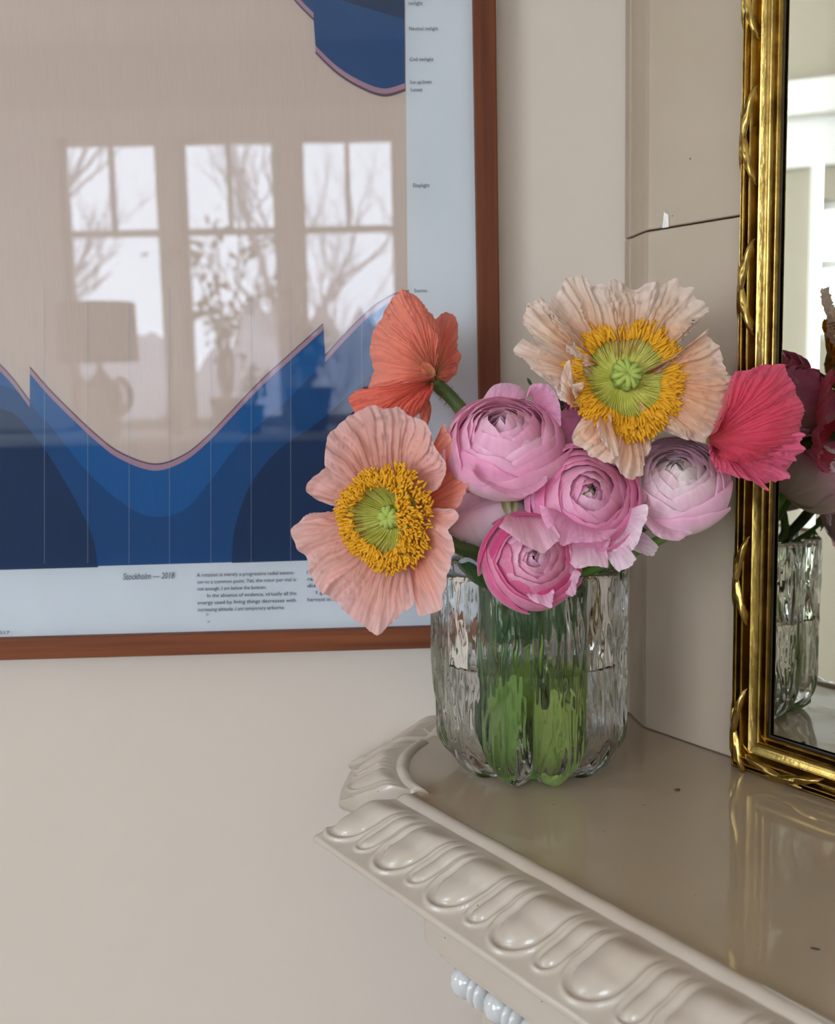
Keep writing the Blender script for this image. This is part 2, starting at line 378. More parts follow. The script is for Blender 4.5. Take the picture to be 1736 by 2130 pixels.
# ------------------------------------------------------------------ tiled corner stove
D1 = V((-.5556, .8314, 0)).normalized(); NF = V((-.8314, -.5556, 0)).normalized()
A0 = onz(840, 1660, ZM)
stove = empty('tiled_stove', (.32, .40, 0), 'cream glazed tiled corner stove with moulded mantel shelf under the vase', 'tile stove')
RETP = V((.1372, .5715, 0))
def face(u, off=0.0): return RETP - D1 * u + NF * off
plan = [V((.1330, .6075, 0)), V((.1338, .600, 0)), V((.1331, .5985, 0)), V((.1345, .5972, 0)), V((.1352, .5850, 0)), V((.1364, .5745, 0)), V((.1376, .5706, 0)), face(.004), face(.80), V((.62, .05, 0)), V((.62, .6075, 0))]
ZC = ZM + .2729
prism('upper_tile', plan, ZM + .0005, ZC - .0004, M_face, stove, .0008)
prism('upper_tile', plan, ZC + .0004, 2.9, M_face, stove, .0008)
inner = [V((.137, .603, 0)), V((.1405, .574, 0)), face(.006, -.004), face(.79, -.004), V((.615, .06, 0)), V((.615, .603, 0))]
prism('joint_mortar', inner, ZC - .002, ZC + .002, M_joint, stove)
c0 = face(.0106, .0004); cz = ZC + .0012
mesh('chipped_glaze', [V((c0.x, c0.y, cz - .001)), V((c0.x, c0.y, cz - .001)) - D1 * .0045, V((c0.x, c0.y, cz + .0052)) - D1 * .0042, V((c0.x, c0.y, cz + .0070)) - D1 * .0012, V((c0.x, c0.y, cz + .004)) + NF * .0012 - D1 * .002],
     [(0, 1, 4), (1, 2, 4), (2, 3, 4), (3, 0, 4)], mat('raw_white_clay', lin(235, 228, 222), .8), stove, sm=False, label='white chipped flake above the joint')
# mantel plan
arc_px = [(869, 1645), (849, 1628), (838, 1610), (835, 1594), (839, 1575), (852, 1558), (873, 1544)]
ARC = catmull([onz(*p, ZM) for p in arc_px], 24)
SIDE0, SIDE1 = onz(899, 1530, ZM), onz(881, 1515, ZM)
WL = V((.030, .6075, ZM))
slab = [A0 - D1 * .60, A0 + D1 * .002] + ARC + [SIDE0, SIDE1, V((.0145, .5875, ZM)), WL] + [V((.62, .6075, ZM)), V((.62, -.02, ZM))]
prism('mantel_slab', slab, ZM - .022, ZM, M_glaze2, stove, .0006)
PW, QH, LE = .035, .022, .0401
PROF = []
for (p, z, r_) in ((-.006, -.003, 0), (-.0045, .0004, 0), (-.003, .0016, 0), (-.0012, .0020, 0), (.0006, .0014, 0), (.0018, .0003, 0), (.0028, -.0006, 0)): PROF.append((p, z, 0.0, p, 0))
NT = 64
OV = [(.003, -.0008), (.0075, -.0011), (.0115, -.0021), (.0150, -.0042), (.0185, -.0072), (.0225, -.0100), (.0265, -.0130), (.0310, -.0160), (PW - .0002, -.0182)]
OVC = catmull([V((a, b, 0)) for a, b in OV], NT)
for i in range(NT + 1):
    d_ = OVC[min(NT, i + 1)] - OVC[max(0, i - 1)]
    PROF.append((OVC[i].x, OVC[i].y, 1.0, i / NT, math.atan2(-d_.y, d_.x)))
for (p, z) in ((PW + .0003, -.0189), (PW + .0005, -.0200), (PW + .0003, -QH + .0008), (PW - .0004, -QH), (PW - .0016, -QH - .0006), (0.0, -QH - .0008)): PROF.append((p, z, 0.0, 1, math.pi / 2))
ARCL = .0400
EG = .0107
def relief(s, tt):
    l = tt * ARCL; out = 0
    k = round((s - EG) / LE); de = s - EG - k * LE
    def caps(dx, hw, lb):
        dl = max(0, l - (lb - hw)); return math.hypot(dx, dl) - hw
    d = caps(de, .0098, .0335)
    if d < 0: out += .0034 * (max(0, 1 - ((d + .0098) / .0098) ** 2)) ** .6 - .0006
    out += .0013 * math.exp(-((d - .0026) / .0011) ** 2)
    dd = de - LE / 2 if de > 0 else de + LE / 2
    d2 = caps(dd, .0036, .0320)
    if d2 < 0: out += .0018 * max(0, 1 - ((d2 + .0036) / .0036) ** 2) ** .6
    out += .0010 * math.exp(-((d2 - .0019) / .0008) ** 2)
    return out * smooth(.06, .34, tt)
def cornice(name, top, bot, s_of, nu, nrm, m=M_glaze, relscale=1.0):
    vs = []; fs = []; n = len(PROF)
    for i in range(nu + 1):
        u = i / nu; T = top(u); B = bot(u); s = s_of(u); nn = nrm(u)
        out = (B - T); out.z = 0
        for (p, z, rw, tt, th) in PROF:
            P = T + out * (p / PW) + V((0, 0, z))
            if rw:
                h = relief(s, tt) * relscale; P = P + nn * (h * math.sin(th)) + V((0, 0, h * math.cos(th)))
            P += V((ns(s * 60, tt * 4), ns(s * 50, tt * 4, 5), ns(s * 70, tt * 3, 9))) * .0003
            vs.append(P)
    for i in range(nu):
        for j in range(n - 1): fs.append((i * n + j, (i + 1) * n + j, (i + 1) * n + j + 1, i * n + j + 1))
    fs.append(tuple(range(n))); fs.append(tuple(range(nu * n, nu * n + n))[::-1])
    return mesh(name, vs, fs, m, stove)
cornice('cornice_tile', lambda u: A0 + D1 * (.0005 - .34 * u), lambda u: A0 + D1 * (.0260 - .3655 * u) + NF * PW, lambda u: .0180 - .353 * u, 460, lambda u: NF)
b0, b1, b2 = onz(706, 1680, ZM - QH), onz(722, 1632, ZM - QH), onz(738, 1606, ZM - QH)
BARC = catmull([b0, (b0 + b1) / 2 + V((-.0008, 0, 0)), b1, (b1 + b2) / 2 + V((-.0006, 0, 0)), b2], 24)
def cat_at(c, u):
    s = u * (len(c) - 1); k = min(int(s), len(c) - 2); return c[k].lerp(c[k + 1], s - k)
cornice('cornice_tile', lambda u: cat_at(ARC, u), lambda u: V((*cat_at(BARC, u).xy, ZM)), lambda u: -.012 + .085 * u, 120, lambda u: V((-1, .05, 0)), relscale=.6)
sb0, sb1 = onz(727, 1600, ZM - QH), onz(732, 1574, ZM - QH)
sd = V((.70, .714, 0))
cornice('cornice_tile', lambda u: SIDE0.lerp(V((.0330, .6090, ZM)), u), lambda u: V((*(sb0.lerp(V((-.012, .6075, 0)), u) if u > .0 else sb0).xy, ZM)), lambda u: .004 + .05 * u, 90, lambda u: V((-.75, .5, 0)), relscale=.5)
# fascia, bead row and lower body
FOFF = .0095
def fr_pt(s, off): return A0 + D1 * s + NF * off
fas = [fr_pt(-.34, FOFF)] + [fr_pt(-.032 + .012 * math.sin(a), FOFF - .012 + .012 * math.cos(a)) for a in [k * math.pi / 16 for k in range(9)]] + [fr_pt(-.02, -.09), V((.2, .6, 0)), V((.5, .3, 0))]
prism('fascia_tile', fas, ZM - .0585, ZM - .0228, M_glaze, stove, .0015)
ledge = [fr_pt(-.34, FOFF - .002), fr_pt(-.037, FOFF - .002), fr_pt(-.034, FOFF - .006), fr_pt(-.034, -.09), V((.2, .6, 0)), V((.5, .3, 0))]
prism('fascia_fillet', ledge, ZM - .0615, ZM - .0585, M_glaze, stove, .001)
low = [fr_pt(-.34, -.004), fr_pt(-.052, -.004), fr_pt(-.047, -.009), fr_pt(-.047, -.09), V((.2, .6, 0)), V((.5, .3, 0))]
prism('lower_body', low, 0, ZM - .06, M_glaze, stove, .002)
s = -.0475; k = 0
M_bead = mat('white_bead_glaze', lin(196, 193, 190), .12, Coat_Weight=.5)
def ellips(c, a, b, d, seg=16, rings=10):
    # a along D1, b along NF, d vertical
    def f(u, v):
        th = math.pi * v; ph = 2 * math.pi * u
        return c + D1 * (a * math.cos(th)) + NF * (b * math.sin(th) * math.cos(ph)) + V((0, 0, d * math.sin(th) * math.sin(ph)))
    return grid(seg, rings, f, True)
while s > -.18:
    mesh('bead', *ellips(fr_pt(s, .0005) + V((0, 0, -.0700)), .0070, .0078, .0080), M_bead, stove); s -= .0092
    for _ in range(2):
        mesh('reel', *ellips(fr_pt(s, .0005) + V((0, 0, -.0700)), .0026, .0074, .0078), M_bead, stove); s -= .0048
    s -= .0048
# ------------------------------------------------------------------ gilt mirror
MO = .0669; MW, MH = .62, .90
mirror = empty('gilt_mirror', face(MO + MW / 2, .01) + V((0, 0, ZM)), 'gilt framed mirror with ribbon bound reeding standing upright on the mantel shelf', 'mirror')
def mp(u, z, h): return RETP - D1 * u + NF * (h + .0006) + V((0, 0, ZM + .0004 + z))
FP = [(0, 0), (0, .0085)]
def reed(w0, w1, h0, bulge, n=7):
    for i in range(n + 1):
        t = i / n; FP.append((w0 + (w1 - w0) * t, h0 + bulge * math.sin(math.pi * t)))
reed(.0003, .0030, .0080, .0026); reed(.0033, .0063, .0100, .0030); reed(.0067, .0097, .0100, .0030)
FP += [(.0100, .0085), (.0106, .0082)]
FP += [(.0112, .0092), (.0128, .0086), (.0145, .0084), (.0156, .0088)]
reed(.0158, .0182, .0088, .0020, 6)
FP += [(.0184, .0080), (.0190, .0076), (.0194, .0084), (.0200, .0080), (.0203, .0050), (.0203, 0)]
def frame_side(name, corner_a, corner_b, da, db):
    # corner_a/b: outer corners (u,z); da, db: inward diagonal directions
    vs = []; fs = []; n = len(FP)
    for (c, d) in ((corner_a, da), (corner_b, db)):
        for (w_, h) in FP: vs.append(mp(c[0] + d[0] * w_, c[1] + d[1] * w_, h))
    for j in range(n): fs.append((j, (j + 1) % n, n + (j + 1) % n, n + j))
    fs.append(tuple(range(n))[::-1]); fs.append(tuple(range(n, 2 * n)))
    o = mesh(name, vs, fs, M_gold, mirror, sm=True)
    m = o.modifiers.new('edge', 'EDGE_SPLIT'); m.split_angle = .9
    return o
u0, u1, z0, z1 = MO, MO + MW, 0, MH
frame_side('frame_stile', (u0, z0), (u0, z1), (1, 1), (1, -1)); frame_side('frame_stile', (u1, z0), (u1, z1), (-1, 1), (-1, -1))
frame_side('frame_rail', (u0, z0), (u1, z0), (1, 1), (-1, 1)); frame_side('frame_rail', (u0, z1), (u1, z1), (1, -1), (-1, -1))
ENV = [(-.0004, .0078), (0, .0090), (.0016, .0112), (.0032, .0118), (.0048, .0136), (.0064, .0132), (.0082, .0136), (.0098, .0122), (.0103, .0098)]
def env(w_):
    for (a, ha), (b, hb_) in zip(ENV, ENV[1:]):
        if w_ <= b: return ha + (hb_ - ha) * (w_ - a) / (b - a)
    return ENV[-1][1]
def ribbon(name, along, across_sign, pos, vertical):
    for sgn, lift in ((1, .0007), (-1, .0001)):
        vs = []; fs = []; n = 16
        for i in range(n + 1):
            t = i / n; w_ = -.0003 + .0105 * t; l = sgn * (w_ - .0030) * 2.7
            hw = .0080 * (1 - .62 * max(0, (t - .5) / .5) ** 1.6)
            for k in range(5):
                q_ = (k - 2) / 2
                hh = env(w_) + lift + .0005 * (1 - q_ * q_) - (.0012 if abs(q_) == 1 else 0)
                if vertical: vs.append(mp(u0 + w_, pos + l + q_ * hw, hh))
                else: vs.append(mp(pos + l + q_ * hw, w_, hh))
        for i in range(n):
            for k in range(4): fs.append((i * 5 + k, i * 5 + k + 1, (i + 1) * 5 + k + 1, (i + 1) * 5 + k))
        yield vs, fs
def ribbon_obj(pos, vertical):
    acc = ([], [])
    for vs, fs in ribbon('r', 0, 0, pos, vertical):
        n = len(acc[0]); acc[0].extend(vs); acc[1].extend([tuple(i + n for i in f) for f in fs])
    mesh('ribbon_cross', *acc, M_gold, mirror)
for zz in (.0206, .0965, .168, .2369, .3056, .370, .44, .51, .58): ribbon_obj(zz, True)
for uu in (.0985, .165, .232, .30, .37): ribbon_obj(uu, False)
gi = .0200; bv = .0225; hg, hb = .0052, .0049
ga = [(u0 + gi, z0 + gi), (u1 - gi, z0 + gi), (u1 - gi, z1 - gi), (u0 + gi, z1 - gi)]
gb = [(u0 + gi + bv, z0 + gi + bv), (u1 - gi - bv, z0 + gi + bv), (u1 - gi - bv, z1 - gi - bv), (u0 + gi + bv, z1 - gi - bv)]
gv = [mp(a, b, hb) for a, b in ga] + [mp(a, b, hg) for a, b in gb]
mesh('mirror_glass', gv, [(4, 5, 6, 7)] + [(i, (i + 1) % 4, 4 + (i + 1) % 4, 4 + i) for i in range(4)], M_mirror, mirror, sm=False, label='silvered glass with a slanted border')
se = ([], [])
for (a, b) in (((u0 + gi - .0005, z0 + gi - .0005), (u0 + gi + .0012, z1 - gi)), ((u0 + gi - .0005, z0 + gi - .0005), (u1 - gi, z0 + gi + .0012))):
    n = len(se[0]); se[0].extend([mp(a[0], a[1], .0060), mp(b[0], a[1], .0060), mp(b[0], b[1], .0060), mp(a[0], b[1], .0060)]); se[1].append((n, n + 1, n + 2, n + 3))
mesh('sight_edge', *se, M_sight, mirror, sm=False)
# ------------------------------------------------------------------ framed print
YF = .5885                                          # front face of the frame
PX1, PZ0 = .0601, 1.1450                            # outer right edge, outer bottom edge
PX0, PZ1 = -.6400, 2.0650
FW = .0121
pic = empty('framed_print', ((PX0 + PX1) / 2, RY1, PZ0), 'framed blue and peach graphic print behind glass in a thin brown wood frame', 'picture')
def bar(name, pts, m):                              # mitred bar between four corners (x,z)
    vs = [V((x, y, z)) for y in (YF, RY1 - .0005) for x, z in pts]
    o = mesh(name, vs, [(0, 1, 2, 3), (7, 6, 5, 4), (0, 4, 5, 1), (1, 5, 6, 2), (2, 6, 7, 3), (3, 7, 4, 0)], m, pic, sm=False)
    b = o.modifiers.new('bevel', 'BEVEL'); b.width = .0007; b.segments = 2
ix0, ix1, iz0, iz1 = PX0 + FW, PX1 - FW, PZ0 + FW, PZ1 - FW
bar('frame_rail', [(PX0, PZ0), (PX1, PZ0), (ix1, iz0), (ix0, iz0)], M_oakx)
bar('frame_rail', [(ix0, iz1), (ix1, iz1), (PX1, PZ1), (PX0, PZ1)], M_oakx)
bar('frame_stile', [(ix1, iz0), (PX1, PZ0), (PX1, PZ1), (ix1, iz1)], M_oakz)
bar('frame_stile', [(PX0, PZ0), (ix0, iz0), (ix0, iz1), (PX0, PZ1)], M_oakz)
YP, YG = .5950, .5930
def qd(name, x0, x1, z0, z1, y, m, parent, **kw):
    return mesh(name, [V((x0, y, z0)), V((x1, y, z0)), V((x1, y, z1)), V((x0, y, z1))], [(0, 1, 2, 3)], m, parent, sm=False, **kw)
M_paper = mottled('print_paper', lin(218, 221, 223), lin(222, 225, 227), 20, .8)
paper = qd('paper_sheet', PX0 + .004, PX1 - .004, PZ0 + .004, PZ1 - .004, YP, M_paper, pic)
qd('glazing', PX0 + .003, PX1 - .003, PZ0 + .003, PZ1 - .003, YG, M_picglass, pic)
def ink(name, c, c2=None):
    m = mottled(name, c, c2 or c, 40, .75, cs=(40, 1, 1)); return m
M_peach = ink('peach_ink', lin(206, 185, 170), lin(210, 190, 176))
M_blue = ink('blue_ink', lin(0, 86, 146), lin(0, 90, 150))
M_blue2 = ink('mid_blue_ink', lin(0, 68, 122), lin(0, 72, 126))
M_navy = ink('navy_ink', lin(0, 42, 84), lin(0, 46, 90))
M_lilac = ink('lilac_ink', lin(176, 138, 150))
M_line = ink('plum_line_ink', lin(96, 70, 92))
M_pale = ink('grid_ink', lin(150, 168, 184))
M_text = ink('text_ink', lin(40, 62, 84))
lay = [0]
def pp(px, py, y): return at(px, py, y)
def shape(name, pts, m, smoothn=0):
    lay[0] += 1; y = YP - .00006 * lay[0]
    P = [pp(a, b, y) for a, b in pts]
    if P[0].x < PX0 + .006: pass
    me = bpy.data.meshes.new(name); bm = bmesh.new()
    vs = [bm.verts.new((p.x, y, p.z)) for p in P]
    f = bm.faces.new(vs); bm.normal_update(); bmesh.ops.triangulate(bm, faces=[f]); bm.to_mesh(me); bm.free()
    o = bpy.data.objects.new(name, me); COL.objects.link(o); me.materials.append(m); o.parent = pic; o.location = -parent_loc(pic)
    return o
def cr(pts, n=10):
    return [(p.x, p.y) for p in catmull([V((a, b, 0)) for a, b in pts], n * (len(pts) - 1))]
shape('peach_field', [(-1100, 1218), (851.5, 1157), (836, -900), (-1100, -900)], M_peach)
c1 = cr([(-330, 690), (-200, 620), (-120, 660), (0, 757), (62, 833)], 6)
c2 = cr([(62, 762), (100, 806), (150, 856), (200, 903), (250, 940), (320, 964), (380, 946), (430, 907), (480, 855), (540, 792), (600, 737), (672, 672)], 6)
c3 = cr([(676, 738), (720, 690), (770, 641), (815, 612), (850, 603)], 6)
t1 = cr([(520, -170), (570, -60), (610, -2), (652, 42)], 6)
t2 = cr([(656, 110), (700, 152), (750, 183), (798, 199), (842, 188)], 8)
def band(off0, off1, c, m):
    shape('contour_band', [(a, b + off0) for a, b in c] + [(a, b + off1) for a, b in c][::-1], m)
low_ = [(851, 1159), (-1100, 1215), (-1100, 700)]
shape('blue_wave', c1 + c2 + c3 + low_, M_blue)
shape('blue_layer', cr([(-500, 930), (-200, 800), (0, 800), (90, 870), (180, 980), (260, 1050), (320, 1075), (380, 1062), (430, 1010), (500, 920), (600, 830), (740, 690), (850, 640)], 6) + low_[:2], M_blue2)
shape('navy_layer', cr([(-500, 1000), (-200, 850), (0, 850), (70, 905), (140, 1010), (190, 1110), (204, 1180)], 6) + [(-1100, 1215)], M_navy)
shape('navy_layer', cr([(482, 1171), (488, 1100), (520, 1010), (580, 935), (660, 880), (760, 790), (851, 720)], 6) + [(851, 1159)], M_navy)
for c in (c1, c2, c3): band(0, 3.2, c, M_line); band(3.2, 15, c, M_lilac)
shape('blue_wave', t1 + [(656, 96)] + [(a, b - 12) for a, b in t2][1:] + [(836, -900), (400, -900)], M_blue2)
shape('navy_layer', [(640, -20), (840, 40), (838, -300), (500, -300)], M_navy)
for c in (t1, t2): band(-4, 1, c, M_line); band(-15, -4, c, M_lilac)
for gx in (92, 182, 268, 352, 438, 522, 604, 752):
    shape('grid_line', [(gx, 1172), (gx + .6, 1172), (gx + .6, 600), (gx, 600)], M_pale)
def text(body, px, py, size, shear=0, width=None, parent=paper):
    c = bpy.data.curves.new('lettering', 'FONT'); c.body = body; c.size = size; c.shear = shear; c.resolution_u = 2
    o = bpy.data.objects.new('lettering', c); COL.objects.link(o); c.materials.append(M_text)
    p = at(px, py, YP - .0012); o.rotation_euler = (math.pi / 2, 0, 0); o.parent = parent; o.location = p - parent_loc(parent)
    if width:
        bpy.context.view_layer.update(); o.scale.x = width / max(o.dimensions.x, 1e-6)
    me = bpy.data.meshes.new_from_object(o); n = bpy.data.objects.new('lettering', me); COL.objects.link(n)
    n.parent = parent; n.rotation_euler = o.rotation_euler; n.scale = o.scale; n.location = o.location
    bpy.data.objects.remove(o); bpy.data.curves.remove(c); n.name = 'lettering'
    return n
PXM = .5885 / 2200 * 1.0
text('Stockholm \u2014 2018', 255, 1206, .0052, .25, 109 * PXM)
for i, (l, x0, wd) in enumerate((('A rotation is merely a progressive radial extens-', 409, 207), ('ion to a common point. Yet, the rotor per mal is', 410, 208), ('not enough. I am below the bottom.', 410, 146),
        ('In the absence of evidence, virtually all the', 430, 189), ('energy used by living things decreases with', 410, 209), ('increasing altitude. I am temporary airborne.', 411, 184))):
    text(l, x0, 1200 + i * 14.4 - (0 if i != 3 else .5), .0031, .05, wd * PXM)
for l, x0, y0, wd in (('I know that the', 637, 1194, 80), ('rate of light', 638, 1208, 70), ('distance.', 638, 1222, 60), ('I give you', 656, 1236, 60), ('harvest and all', 638, 1251, 75)): text(l, x0, y0, .0031, .05, wd * PXM)
text('>', 428, 1282, .003); text('>', 431, 1297, .003); text('0/2017', -20, 1320, .0026, 0, 40 * PXM)
for l, x0, y0, wd in (('Astronomical', 848, -3, 60), ('twilight', 849, 10, 28), ('Nautical twilight', 850, 63, 58), ('Civil twilight', 851, 127, 48), ('Sun up/down', 852, 174, 43), ('Sunset', 853, 190, 24), ('Daylight', 858, 389, 34), ('Sunrise', 861, 608, 26)):
    text(l, x0, y0, .0027, 0, wd * PXM)
#@@FLOWERS@@
# ------------------------------------------------------------------ glass vase and water
VC = V((.0668, .5230, ZM + .0006)); VH = .1035; NL = 10
def vase_r(ph, z):
    t = z / VH
    R = .0482 * (1 - .30 * max(0, 1 - z / .021) ** 2.4) + .0006 * t
    lob = abs(math.cos(NL / 2 * (ph - math.radians(-95 + 18))))
    r = R - (.0066 - .001 * t + .012 * max(0, 1 - z / .024) ** 1.5) * (1 - lob ** .8)
    da = (ph - math.radians(160) + math.pi) % (2 * math.pi) - math.pi
    r += .0045 * math.exp(-(da / .22) ** 2) * smooth(.032, .05, z) * (1 - .4 * smooth(.07, .095, z))
    st = ns(ph * 9, z * 22, 3) * .6 + ns(ph * 20 + ns(ph * 7, z * 45) * 1.2, z * 50, 8) * .55 + ns(ph * 44, z * 100, 1) * .28 + ns(ph * 80, z * 260, 4) * .07
    r += .0017 * st * smooth(0, .012, z) * (1 - .5 * smooth(.09, VH, z))
    return r
def vase_in(ph, z):
    lob = abs(math.cos(NL / 2 * (ph - math.radians(-95 + 18))))
    return .0402 * (1 - .35 * max(0, 1 - (z - .008) / .018) ** 2.2) - .0016 * (1 - lob) + .0006 * ns(ph * 6, z * 30, 5)
def ring_pts(fr, z, n): return [VC + V((fr(2 * math.pi * i / n, z) * math.cos(2 * math.pi * i / n), fr(2 * math.pi * i / n, z) * math.sin(2 * math.pi * i / n), z)) for i in range(n)]
NV = 420
zo = [.0] + [.021 * (1 - math.cos(i / 18 * math.pi / 2)) for i in range(1, 18)] + [.021 + (VH - .0225) * i / 130 for i in range(131)]
zi = [VH - .0015 - (VH - .0295) * i / 40 for i in range(41)] + [.0275 - .0195 * math.sin(i / 12 * math.pi / 2) for i in range(1, 13)]
vs, fs = [VC.copy()], []
rings = []
def lobz(p):                                        # each lobe ends in a rounded foot
    return p
for z in zo: rings.append(ring_pts(vase_r, z, NV))
r0 = rings[0]; rings[0] = [VC + (p - VC) * .93 + V((0, 0, .0)) for p in r0]
rim_o = [VC + (p - VC) * 1.0 for p in ring_pts(vase_r, VH - .0015, NV)]
rings.append([p - (p - VC - V((0, 0, p.z - VC.z))).normalized() * .0012 + V((0, 0, .0015)) for p in rim_o])
ri = ring_pts(vase_in, VH - .0015, NV)
rings.append([p + (p - VC - V((0, 0, p.z - VC.z))).normalized() * .0012 + V((0, 0, .0015)) for p in ri])
for z in zi: rings.append(ring_pts(vase_in, z, NV))
for r_ in rings: vs.extend(r_)
for j in range(len(rings) - 1):
    for i in range(NV):
        a, b = 1 + j * NV + i, 1 + j * NV + (i + 1) % NV; fs.append((a, b, b + NV, a + NV))
for i in range(NV): fs.append((0, 1 + (i + 1) % NV, 1 + i))
vs.append(VC + V((0, 0, .0076))); L = 1 + (len(rings) - 1) * NV
for i in range(NV): fs.append((L + i, L + (i + 1) % NV, len(vs) - 1))
vase = tag(mesh('glass_vase', vs, fs, M_glass, org=VC), 'clear lobed art glass vase with bark textured walls on the mantel shelf', 'vase')
ZW = .0575
vs, fs = [VC + V((0, 0, ZW))], []
NW = 150
zz_ = [ZW] + [ZW - (ZW - .0275) * i / 20 for i in range(1, 21)] + [.0275 - .0195 * math.sin(i / 12 * math.pi / 2) for i in range(1, 13)]
rg = [ring_pts(lambda p, z: vase_in(p, z) + .0002, z, NW) for z in zz_]
for r_ in rg: vs.extend(r_)
for i in range(NW): fs.append((0, 1 + i, 1 + (i + 1) % NW))
for j in range(len(rg) - 1):
    for i in range(NW):
        a, b = 1 + j * NW + i, 1 + j * NW + (i + 1) % NW; fs.append((b, a, a + NW, b + NW))
vs.append(VC + V((0, 0, .0074))); L = 1 + (len(rg) - 1) * NW
for i in range(NW): fs.append((L + (i + 1) % NW, L + i, len(vs) - 1))
wt = tag(mesh('water', vs, fs, M_water, org=VC), 'clear water filling the lower half of the glass vase', 'water'); wt['kind'] = 'stuff'

# ------------------------------------------------------------------ flowers
def edge_curve(px, ys, n):
    """closed-side outline: list of (px,py) with depth per point -> n+1 world points"""
    m = len(px)
    if not isinstance(ys, (list, tuple)): ys = [ys] * m
    if len(ys) != m:
        k = len(ys); ys = [ys[min(int(i / (m - 1) * (k - 1)), k - 2)] + (ys[min(int(i / (m - 1) * (k - 1)), k - 2) + 1] - ys[min(int(i / (m - 1) * (k - 1)), k - 2)]) * (i / (m - 1) * (k - 1) - min(int(i / (m - 1) * (k - 1)), k - 2)) for i in range(m)]
    P = [at(a, b, y) for (a, b), y in zip(px, ys)]
    d = [0]
    for i in range(1, m): d.append(d[-1] + (P[i] - P[i - 1]).length)
    out = []
    for i in range(n + 1):
        s = i / n * d[-1]; k = 0
        while k < m - 2 and d[k + 1] < s: k += 1
        t = (s - d[k]) / max(1e-9, d[k + 1] - d[k])
        p = [P[max(0, min(m - 1, k + q))] for q in (-1, 0, 1, 2)]
        out.append(.5 * (2 * p[1] + (p[2] - p[0]) * t + (2 * p[0] - 5 * p[1] + 4 * p[2] - p[3]) * t * t + (-p[0] + 3 * p[1] - 3 * p[2] + p[3]) * t ** 3))
    return out
def petal(parent, base, by, edge, ey, cols, m, bulge=.004, wr=.0011, wf=16, ruf=.0016, seed=0, nu=190, nv=54, name='petal', nrm=V((0, -1, .1)), lip=0.0, spots=None, label=None, fine=1.0, curl=0.0):
    """sheet from a base arc to an outlined edge; cols = [(v, rgb)...]"""
    E = edge_curve(edge, ey, nu); B = edge_curve(base, by, nu) if len(base) > 1 else [at(*base[0], by)] * (nu + 1)
    vs = []; cl = []
    for j in range(nv + 1):
        v = j / nv
        for i in range(nu + 1):
            u = i / nu; e = E[i]; b = B[i]
            d = e - b; ln = d.length
            side = V((d.z, 0, -d.x)).normalized() if d.length > 1e-6 else V((1, 0, 0))
            uw = u + .035 * ns(u * 5, v * 2, seed) + .012 * ns(u * 11, v * 4, seed + 3)
            fold = ns(uw * wf, v * .7, seed) * .62 + ns(uw * wf * 2.3, v * 1.0, seed + 7) * .36 + fine * ns(uw * wf * 5.2, v * 1.6, seed + 11) * .22
            rg1 = 1 - 2 * abs(ns(uw * wf * 1.6, v * .5, seed + 21)); rg2 = 1 - 2 * abs(ns(uw * wf * 3.9 + 1.0 * ns(u * 6, v * 2, seed + 22), v * .9, seed + 23))
            fold = fold * .8 + .55 * max(0, rg1) ** 5 + .42 * max(0, rg2) ** 4 - .3
            cr_ = ns(u * 9 + seed, v * 7, seed) * .5 + ns(u * 19, v * 17, seed + 2) * .25
            h = bulge * math.sin(math.pi * min(1, v * .92 + .04)) + 2.1 * wr * fold * (.35 + .75 * v) * (1 - .2 * v) + wr * .75 * cr_ * v
            rf = ruf * v ** 5 * (ns(u * 22, 1.5, seed + 5) + .6 * ns(u * 47, .5, seed + 6))
            p = b + d * v + nrm * (h + rf * 1.2 + lip * max(0, v - .8) ** 2 * 25 - curl * max(0, v - .85) ** 2 * 44)
            p += d / max(ln, 1e-6) * (rf * .8 * (v ** 2)) + side * (wr * .45 * fold * v)
            vs.append(p)
            k = 0
            while k < len(cols) - 2 and cols[k + 1][0] < v: k += 1
            t = min(1, max(0, (v + .10 * ns(u * 14, v * 2, seed + 9) - cols[k][0]) / (cols[k + 1][0] - cols[k][0])))
            c = mix3(cols[k][1], cols[k + 1][1], t)
            st = 1 + .13 * ns(uw * wf * 4, v * 2, seed + 1) + .12 * ns(uw * wf * 9, v * 3, seed + 31) - .10 * max(0, rg2) ** 6 + .05 * ns(u * 60, v * 10, seed)
            c = (c[0] * st, c[1] * st * (1 + .03 * fold), c[2] * st)
            if spots:
                for (su, sv, sr, sc) in spots:
                    if (u - su) ** 2 * 2.2 + (v - sv) ** 2 < sr * sr: c = sc
            cl.append(c)
    fs = []
    for j in range(nv):
        for i in range(nu):
            a = j * (nu + 1) + i; fs.append((a, a + 1, a + nu + 2, a + nu + 1))
    o = mesh(name, vs, fs, m, parent, cols=cl)
    if label: o['label'] = label
    return o
def stem(parent, pts, r, m, hair=0, name='stem', seed=1):
    c = catmull([V(p) for p in pts], 40)
    o = mesh(name, *tube(c, [r * (1 + .08 * ns(i * .4, seed)) for i in range(41)], 12), m, parent)
    if hair:
        rr = random.Random(seed); acc = ([], [])
        for _ in range(hair):
            k = rr.uniform(.0, 22); i = int(k); p = c[i].lerp(c[i + 1], k - i)
            d = V((rr.gauss(0, 1), rr.gauss(0, 1), rr.gauss(0, 1))); t = (c[i + 1] - c[i]).normalized(); d = (d - t * d.dot(t)).normalized()
            a = p + d * r * .9; b = a + d * rr.uniform(.0015, .0032) + V((0, 0, -.0004)); s_ = t * .00007
            n = len(acc[0]); acc[0].extend([a - s_, a + s_, b]); acc[1].append((n, n + 1, n + 2))
        h = mesh('stem_hairs', *acc, M_hair, o, sm=False); h['kind'] = 'stuff'
    return o
def inv(x, y, z): return VC + V((x, y, z))           # inside the vase
